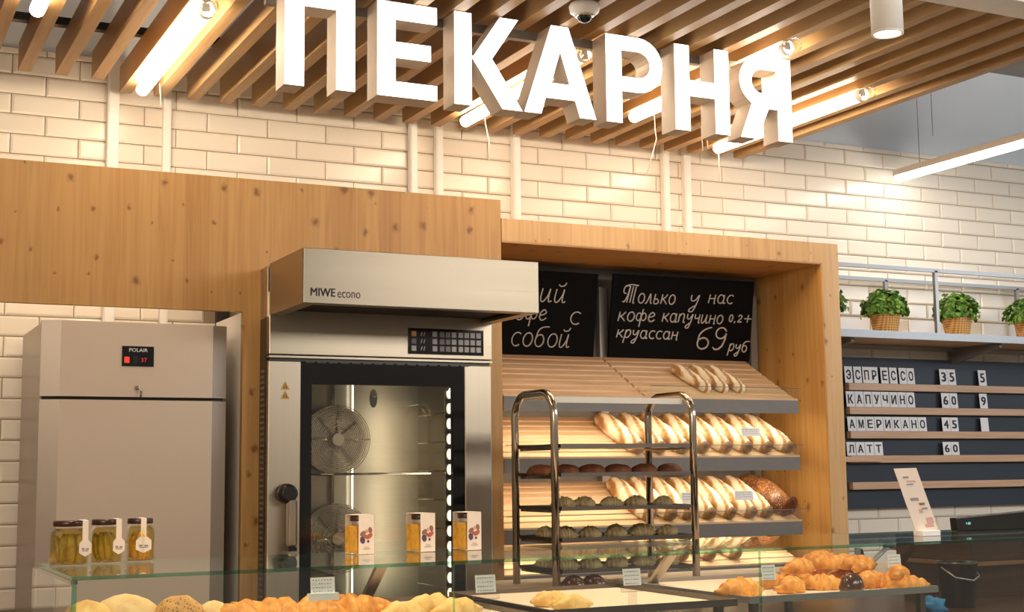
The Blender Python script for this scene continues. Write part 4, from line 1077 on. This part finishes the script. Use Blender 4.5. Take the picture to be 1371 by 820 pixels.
# things standing on the glass top
def pickle_jar(px, D, rot, w_, label, mat, sx, bx):
    p_ = P(px, 740, D); t = thing('pickle_jar', label, 'jar', (p_.x, D, GZ+.0003), 0, 'pickle jars on the left of the counter')
    R = w_/2/.93; H = .098
    MB().lathe([(R*.94, 0), (R, .004), (R, .070), (R*.92, .080), (R*.74, .086), (R*.74, H-.006)], seg=6, ang0=rot, smooth=False).build('glass_body', M['jarglass'], t)
    br = MB().lathe([(R*.90, .004), (R*.93, .008), (R*.93, .068), (R*.86, .077), (R*.66, .084)], seg=6, ang0=rot, smooth=False).build('brine', M['brine'], t)
    rr = random.Random(px)
    for q in range(8):
        a_ = q*PI/4+rr.random(); r_ = R*.42
        m_ = lump_mesh('pickle', M[mat], .011, .010, .033, q+px, .2, 10, 8, 1.0)
        o = link('pickle', m_, t, (r_*math.cos(a_), r_*math.sin(a_), .006)); o.rotation_euler = (rr.uniform(-.2, .2), rr.uniform(-.2, .2), a_)
    o = link('pickle', lump_mesh('pickle', M[mat], R*.55, R*.55, .033, px, .1, 12, 8, 1.0), t, (0, 0, .008))
    MB().lathe([(R*.80, 0), (R*.82, .002), (R*.82, .011), (R*.78, .013)], (0, 0, H-.008), seg=28).build('lid', M['lid'], t)
    # paper seal strip with badge, on the side facing the viewer
    y_ = -R*.90
    sl_ = thing('paper_seal', None, None); sl_.parent = t
    for k_ in ('label', 'category'):
        if k_ in sl_: del sl_[k_]
    MB().quadbox(sx-.0065, sx+.0065, -R*.80, R*.5, H+.0052, H+.0058).build('strip', M['card'], sl_)
    MB().hexa([(sx-.0065, y_-.001, .045), (sx+.0065, y_-.001, .045), (sx-.0065, y_-.0004, .045), (sx+.0065, y_-.0004, .045),
               (sx-.0065, -R*.86, H+.0055), (sx+.0065, -R*.86, H+.0055), (sx-.0065, -R*.855, H+.0055), (sx+.0065, -R*.855, H+.0055)]).build('strip', M['clearplastic' if False else 'cardwarm'], sl_)
    hx_ = [(sx+.0135*bx*u_, .041+.019*v_) for u_, v_ in ((-1, .55), (-.45, 1), (.45, 1), (1, .55), (1, -.55), (0, -1), (-1, -.55))]
    MB().prism(hx_, y_-.0018, y_-.0010).build('badge', M['cardwarm'], sl_)
    MB().quadbox(sx-.007*bx, sx+.007*bx, y_-.0022, y_-.0018, .034, .036).quadbox(sx-.008*bx, sx-.002*bx, y_-.0022, y_-.0018, .037, .042).quadbox(sx+.001*bx, sx+.008*bx, y_-.0022, y_-.0018, .037, .041).build('print', M['inkgrey'], sl_)
pickle_jar(92, 3.36, 0, .082, 'green pickle jar nearest the left end of the glass counter', 'olive', .030, 1.0)
pickle_jar(141, 3.40, PI/6, .074, 'green pickle jar in the middle of the three jars', 'olive', .024, 1.0)
pickle_jar(187, 3.42, PI/6, .068, 'yellow pepper jar, rightmost of the three pickle jars', 'olive2', .002, 1.35)

def sauce_jar(px, label):
    D = 3.40; p_ = P(px, 735, D); t = thing('sauce_jar', label, 'jar', (p_.x, D, GZ+.0003), math.radians(13), 'sauce jars with paper sleeves')
    w_ = .029
    MB().quadbox(-w_, w_, -w_, w_, 0, .074).build('glass_body', M['jarglass'], t, .004)
    MB().quadbox(-w_+.002, w_-.002, -w_+.002, w_-.002, .003, .072).build('sauce', M['honey'], t, .003)
    MB().lathe([(.020, .0735), (.020, .086)], seg=20).build('neck', M['jarglass'], t)
    MB().lathe([(.0235, .083), (.024, .085), (.024, .0965), (.022, .098)], seg=24).build('lid', M['lid'], t)
    sv = MB(); a_, b_ = -.022, .024
    sv.quadbox(a_, b_, -w_-.0030, -w_-.0020, .001, .0995); sv.quadbox(a_, b_, -w_-.0030, w_+.003, .0985, .0995); sv.quadbox(a_, b_, w_+.002, w_+.003, .001, .0985)
    s_ = sv.build('paper_sleeve', M['cardwarm'], t)
    yy = -w_-.0036
    def blob(u, v, ru, rv, mt, ang=0):
        pts = [(u+ru*math.cos(q)*math.cos(ang)-rv*math.sin(q)*math.sin(ang), v+ru*math.cos(q)*math.sin(ang)+rv*math.sin(q)*math.cos(ang)) for q in [2*PI*k/12 for k in range(12)]]
        MB().prism(pts, yy, yy+.0005).build('nut_print', M[mt], s_)
    blob(-.010, .052, .009, .006, 'nutbrown', .5); blob(.012, .060, .006, .008, 'nutbrown', .3); blob(-.011, .036, .0075, .0095, 'nutdark', .3)
    blob(.009, .045, .011, .006, 'nutred', .5); blob(.006, .032, .0035, .0035, 'nutdark'); blob(-.002, .045, .006, .0045, 'nutred', -.4); blob(.001, .058, .004, .005, 'pink', 0)
    MB().quadbox(-.006, .008, yy, yy+.0005, .0175, .019).quadbox(-.010, .012, yy, yy+.0005, .013, .0145).build('print', M['inkgrey'], s_)
sauce_jar(481, 'yellow sauce jar in a nut-printed paper sleeve, leftmost of three')
sauce_jar(563, 'yellow sauce jar in a nut-printed paper sleeve, middle of three')
sauce_jar(625, 'yellow sauce jar in a nut-printed paper sleeve, rightmost of three')

# leaning flyer card
p0 = PZ(1241, 718, -.205); t = thing('flyer_stand', 'tall leaning flyer card on a white stand upon the glass counter', 'flyer', (p0.x, p0.y, GZ+.0003))
D_ = p0.y
A = [P(x, y, D_) for x, y in ((1196.5, 628), (1226.5, 627), (1256, 709), (1226, 712))]
loc = [(q.x-p0.x, q.z-GZ) for q in A]
MB().prism(loc, -.001, .001).build('card', M['cardwarm'], t)
def onc(u, v):  # u across, v down the card
    tl, tr, br, bl = loc
    a_ = (tl[0]+(tr[0]-tl[0])*u, tl[1]+(tr[1]-tl[1])*u); b_ = (bl[0]+(br[0]-bl[0])*u, bl[1]+(br[1]-bl[1])*u)
    return (a_[0]+(b_[0]-a_[0])*v, a_[1]+(b_[1]-a_[1])*v)
def patch(u0, u1, v0, v1, mt, nm_='print'):
    MB().prism([onc(u0, v0), onc(u1, v0), onc(u1, v1), onc(u0, v1)][::-1], -.0016, -.001).build(nm_, M[mt], t)
for (u0, u1, v0, v1, mt) in ((.25, .5, .13, .16, 'inkgrey'), (.35, .75, .20, .225, 'pink'), (.3, .6, .25, .27, 'inkgrey'), (.25, .60, .475, .525, 'inkgrey'), (.55, .80, .56, .60, 'nutbrown'), (.6, .85, .64, .67, 'inkgrey'), (.45, .6, .66, .72, 'pink'), (.62, .92, .80, .90, 'pink'), (.5, .85, .90, .96, 'pink')):
    patch(u0, u1, v0, v1, mt)
box_ = MB().quadbox(-.034, .036, -.02, .02, 0, .017).build('stand', M['card'], t, .002)

# black customer display / till at far right
p0 = P(1276, 716, 3.42)
t = thing('till_display', 'black till screen with small lit text at the right edge on the counter', 'screen', (p0.x, 3.40, GZ+.0003))
MB().hexa([(0, 0, .0), (.34, -.03, .0), (0, .03, .0), (.34, 0, .0), (-.004, .0, .042), (.34, -.03, .062), (-.004, .03, .042), (.34, 0, .062)]).build('casing', M['black'], t, .003)
text_fit('4 80', .030, .050, -.0075, .020, .028, M['cyan'], t, name='screen_text')

# ------------------------------------------------------------------ right side: plant shelf, menu board
t = thing('plant_shelf', 'grey metal wall shelf frame carrying the potted plants', 'shelf', (0, 0, 0))
sx0, sx1 = 4.40, 6.9
box('shelf_board', sx0, sx1, 5.462, DW-.012, E+.654, E+.682, M['shelfwood'], t)
box('front_edge', sx0, sx1, 5.45, 5.462, E+.648, E+.686, M['greylight'], t)
def bar(a, b, r=.0095, nm_='frame_bar', mat='greylight'): MB().quadbox(min(a[0], b[0])-r, max(a[0], b[0])+r, min(a[1], b[1])-r, max(a[1], b[1])+r, min(a[2], b[2])-r, max(a[2], b[2])+r).build(nm_, M[mat], t)
zr = E+1.012
bar((sx0, 5.46, zr), (sx1, 5.46, zr)); bar((sx0, 5.84, zr), (sx1, 5.84, zr), .0095)
for x in (5.135, 6.1): bar((x, 5.46, E+.69), (x, 5.46, zr-.0095), .0095, 'post'); bar((x, 5.84, E+.69), (x, 5.84, zr-.0095), .0095, 'post')
bar((sx0, 5.82, E+.640), (sx1, 5.82, E+.640), .011)
for x in (4.6, 5.6, 6.6):
    MB().hexa([(x, 5.50, E+.630), (x+.02, 5.50, E+.630), (x, 5.88, E+.56), (x+.02, 5.88, E+.56), (x, 5.50, E+.654), (x+.02, 5.50, E+.654), (x, 5.88, E+.654), (x+.02, 5.88, E+.654)]).build('bracket', M['grey'], t)

def leafball(seed, R, H, n=760):
    rnd = random.Random(seed); b1 = MB(); b2 = MB()
    for i in range(n):
        th = rnd.random()*2*PI; ph = math.acos(rnd.uniform(-.25, 1)); rr = rnd.uniform(.72, 1.0)*(1+.20*math.sin(th*5+seed)*math.sin(ph))
        c = Vector((R*rr*math.sin(ph)*math.cos(th), R*rr*math.sin(ph)*math.sin(th), H*rr*math.cos(ph)))
        n_ = Vector((c.x/R, c.y/R, c.z/H+.3)).normalized()+Vector((rnd.uniform(-.6, .6), rnd.uniform(-.6, .6), rnd.uniform(-.4, .6)))
        n_.normalize(); u = n_.orthogonal().normalized(); u = Matrix.Rotation(rnd.random()*6.3, 3, n_)@u; v = n_.cross(u)
        s = rnd.uniform(.012, .020); b = b1 if rnd.random() < .6 else b2; k = len(b.v)
        for (a_, c_, l_) in ((-1, 0, 0), (-.3, .7, .12), (.6, .55, .1), (1, 0, -.05), (.6, -.55, .1), (-.3, -.7, .12)):
            b.v.append(tuple(c+u*a_*s+v*c_*s+n_*l_*s*2))
        b.f.append(tuple(range(k, k+6))); b.sm.append(False)
    return b1, b2
def plant(x, y, z, label, seed, big=1.0):
    t = thing('potted_basil', label, 'plant', (x, y, z), 0, 'potted basil plants on the metal shelf')
    H = .108
    MB().lathe([(.056, 0), (.060, .004), (.078, H-.006), (.082, H), (.078, H), (.074, H-.012)], seg=28).build('wicker_pot', M['wicker'], t)
    MB().lathe([(.001, H-.014), (.074, H-.012)], seg=20, cap=False).build('soil', M['dark'], t)
    b1, b2 = leafball(seed, .112*big, .108*big)
    b1.v = [(v[0], v[1], v[2]+H+.022) for v in b1.v]; b2.v = [(v[0], v[1], v[2]+H+.022) for v in b2.v]
    b1.build('foliage', M['foliage'], t)['kind'] = 'stuff'; b2.build('foliage', M['foliage2'], t)['kind'] = 'stuff'
    st = MB()
    rnd = random.Random(seed)
    for i in range(14):
        a_ = rnd.random()*6.28; r_ = rnd.uniform(.02, .1)
        st.tube([(r_*.3*math.cos(a_), r_*.3*math.sin(a_), H-.012), (r_*math.cos(a_), r_*math.sin(a_), H+.07)], .0018, 5)
    st.build('stems', M['foliage2'], t)['kind'] = 'stuff'
zs = E+.6822
plant(4.93, 5.62, zs, 'basil in a wicker pot between the pine case and the shelf post', 3)
plant(5.425, 5.62, zs, 'basil in a wicker pot right of the shelf post', 8)
plant(4.50, 5.60, zs, 'basil plant peeking out from behind the pine case', 12)
plant(5.95, 5.62, zs, 'basil in a wicker pot at the far right of the shelf', 15)

MD = 5.85
t = thing('menu_board', 'navy menu board with pale wooden rails on the tiled wall', 'menu board', (0, 0, 0))
box('board', 4.815, 6.9, MD+.004, DW-.011, E-.217, E+.587, M['navy'], t)
rails = []
for z1_ in (.446, .319, .191, .062, -.077):
    box('rail', 4.842, 6.9, MD-.030, MD+.004, E+z1_-.038, E+z1_, M['menuwood'], t, .0015)
def card(ch, x0, x1, zb, zt, label, group, mat='card', tilt=0):
    cx = (x0+x1)/2; t_ = thing('letter_card', label, 'letter card', (cx, MD-.022, zb+.0006), 0, group)
    w_ = (x1-x0)/2-.001; h_ = zt-zb
    b = MB().quadbox(-w_, w_, -.0015, 0, 0, h_).build('card', M[mat], t_)
    if ch:
        o = text_fit('Є' if ch == 'Э' else ch, -w_*.62, w_*.62, -.0022, h_*.20, h_*.80, M['ink'], t_, 'printed_letter', bold=.06)
        if ch == 'Э':
            for v in o.data.vertices: v.co.x = -v.co.x
            o.data.flip_normals()
    t_.rotation_euler = (-.08, tilt, 0)
    t_.location.y = MD-.022
rows = [('ЭСПРЕССО', 'top', .4465, .534, [4.823, 4.884, 4.944, 4.996, 5.067, 5.128, 5.194, 5.250], .054, '35', 5.482, '5'),
        ('КАПУЧИНО', 'second', .3195, .402, [4.827, 4.886, 4.945, 5.004, 5.063, 5.122, 5.181, 5.240], .058, '60', 5.488, '9'),
        ('АМЕРИКАНО', 'third', .1915, .268, [4.830+.0605*i for i in range(9)], .0595, '45', 5.484, ''),
        ('ЛАТТ', 'fourth', .0625, .134, [4.818, 4.880, 4.941, 5.002], .060, '60', 5.482, None)]
for word, rname, zb, zt, xs, w_, pr, px_, third in rows:
    for j, ch in enumerate(word):
        card(ch, xs[j], xs[j]+w_, E+zb, E+zt, 'white card with letter %s, %s in the %s row of the menu board' % (ch, ordinal(j), rname), 'letter cards of the %s menu row' % rname)
    for j, ch in enumerate(pr):
        card(ch, px_+j*.059, px_+j*.059+.0585, E+zb, E+zt, 'white card with the %s digit, %s, of the %s menu row price' % (('left', 'right')[j], ch, rname), 'price cards of the %s menu row' % rname)
    if third is not None:
        card(third, 5.766, 5.825, E+zb, E+zt, 'white card at the right end of the %s menu row' % rname, 'right-hand cards of the menu board')
tag(box('loose_rail', 4.70, 5.03, MD-.050, MD-.031, E+.030, E+.058, M['menuwood']), 'short loose wooden strip before the left end of the fourth menu rail', 'strip')

# back worktop by the wall with arm, and the dark coffee corner
pb = [P(x, y, 4.9) for x, y in ((1149, 765), (1148, 733), (1153, 731))]
t = thing('hinged_arm', 'grey hinged metal arm behind the golden croissants', 'arm', (0, 0, 0))
q = [P(1149, 775, 4.6), P(1148, 734, 4.6)]
q[0].z = E-.42+.0005
MB().tube([tuple(q[0]), tuple(q[1])], .013, 10).build('post', M['grey'], t)
MB().tube([P(1152, 736, 4.6), P(1157, 752, 4.6), P(1158, 762, 4.6)], .009, 8).build('lever', M['black'], t)
MB().tube([P(1156, 764, 4.6), P(1188, 733, 4.6)], .010, 8).build('arm', M['greylight'], t)
MB().tube([P(1184, 729, 4.6), P(1200, 733, 4.6)], .014, 10).build('joint', M['black'], t)

t = thing('coffee_cabinet', 'dark brown glossy cabinet behind the right end of the counter', 'cabinet', (0, 0, 0))
box('upper_body', 3.46, 4.75, 3.58, 3.94, E-.32, E-.238, M['brownwood'], t, .004)
box('wood_band', 3.44, 4.76, 3.56, 3.94, E-.332, E-.32, M['brownlight'], t)
box('lower_body', 3.49, 4.7, 3.60, 3.94, E-.4395, E-.332, M['brownwood'], t)
t = thing('black_bucket', 'black plastic bucket standing before the dark brown cabinet', 'bucket', (P(1282, 790, 3.4).x, 3.40, E-.4395))
MB().lathe([(.050, 0), (.052, .002), (.062, .13), (.066, .132), (.066, .14), (.060, .14), (.050, .006)], seg=24).build('shell', M['black'], t)
MB().tube([(-.064, 0, .125), (-.05, -.045, .095), (0, -.07, .085), (.05, -.045, .095), (.064, 0, .125)], .003, 6).build('handle', M['greylight'], t)
p_ = P(1243, 815, 3.28); put(lump_mesh('cloth', M['blue'], .045, .04, .035, 31, .5, 20, 14), 'blue_cloth', 'crumpled blue cloth at the lower right inside the counter', 'cloth', p_.x+.03, 3.3, E-.4395, .3, None)
# dark loaves on the worktop behind the paper tray
for j, px in enumerate((768, 795)):
    p_ = P(px, 785, 4.37); put(lump_mesh('dark_loaf', M['chocolate'], .045, .05, .040, 40+j, .1), 'dark_loaf', ('left', 'right')[j]+' dark round loaf on the worktop below the tray rack', 'bread', p_.x, 4.37, E-.4195, 0, 'dark round loaves below the rack')

bpy.data.objects.remove(_fo)
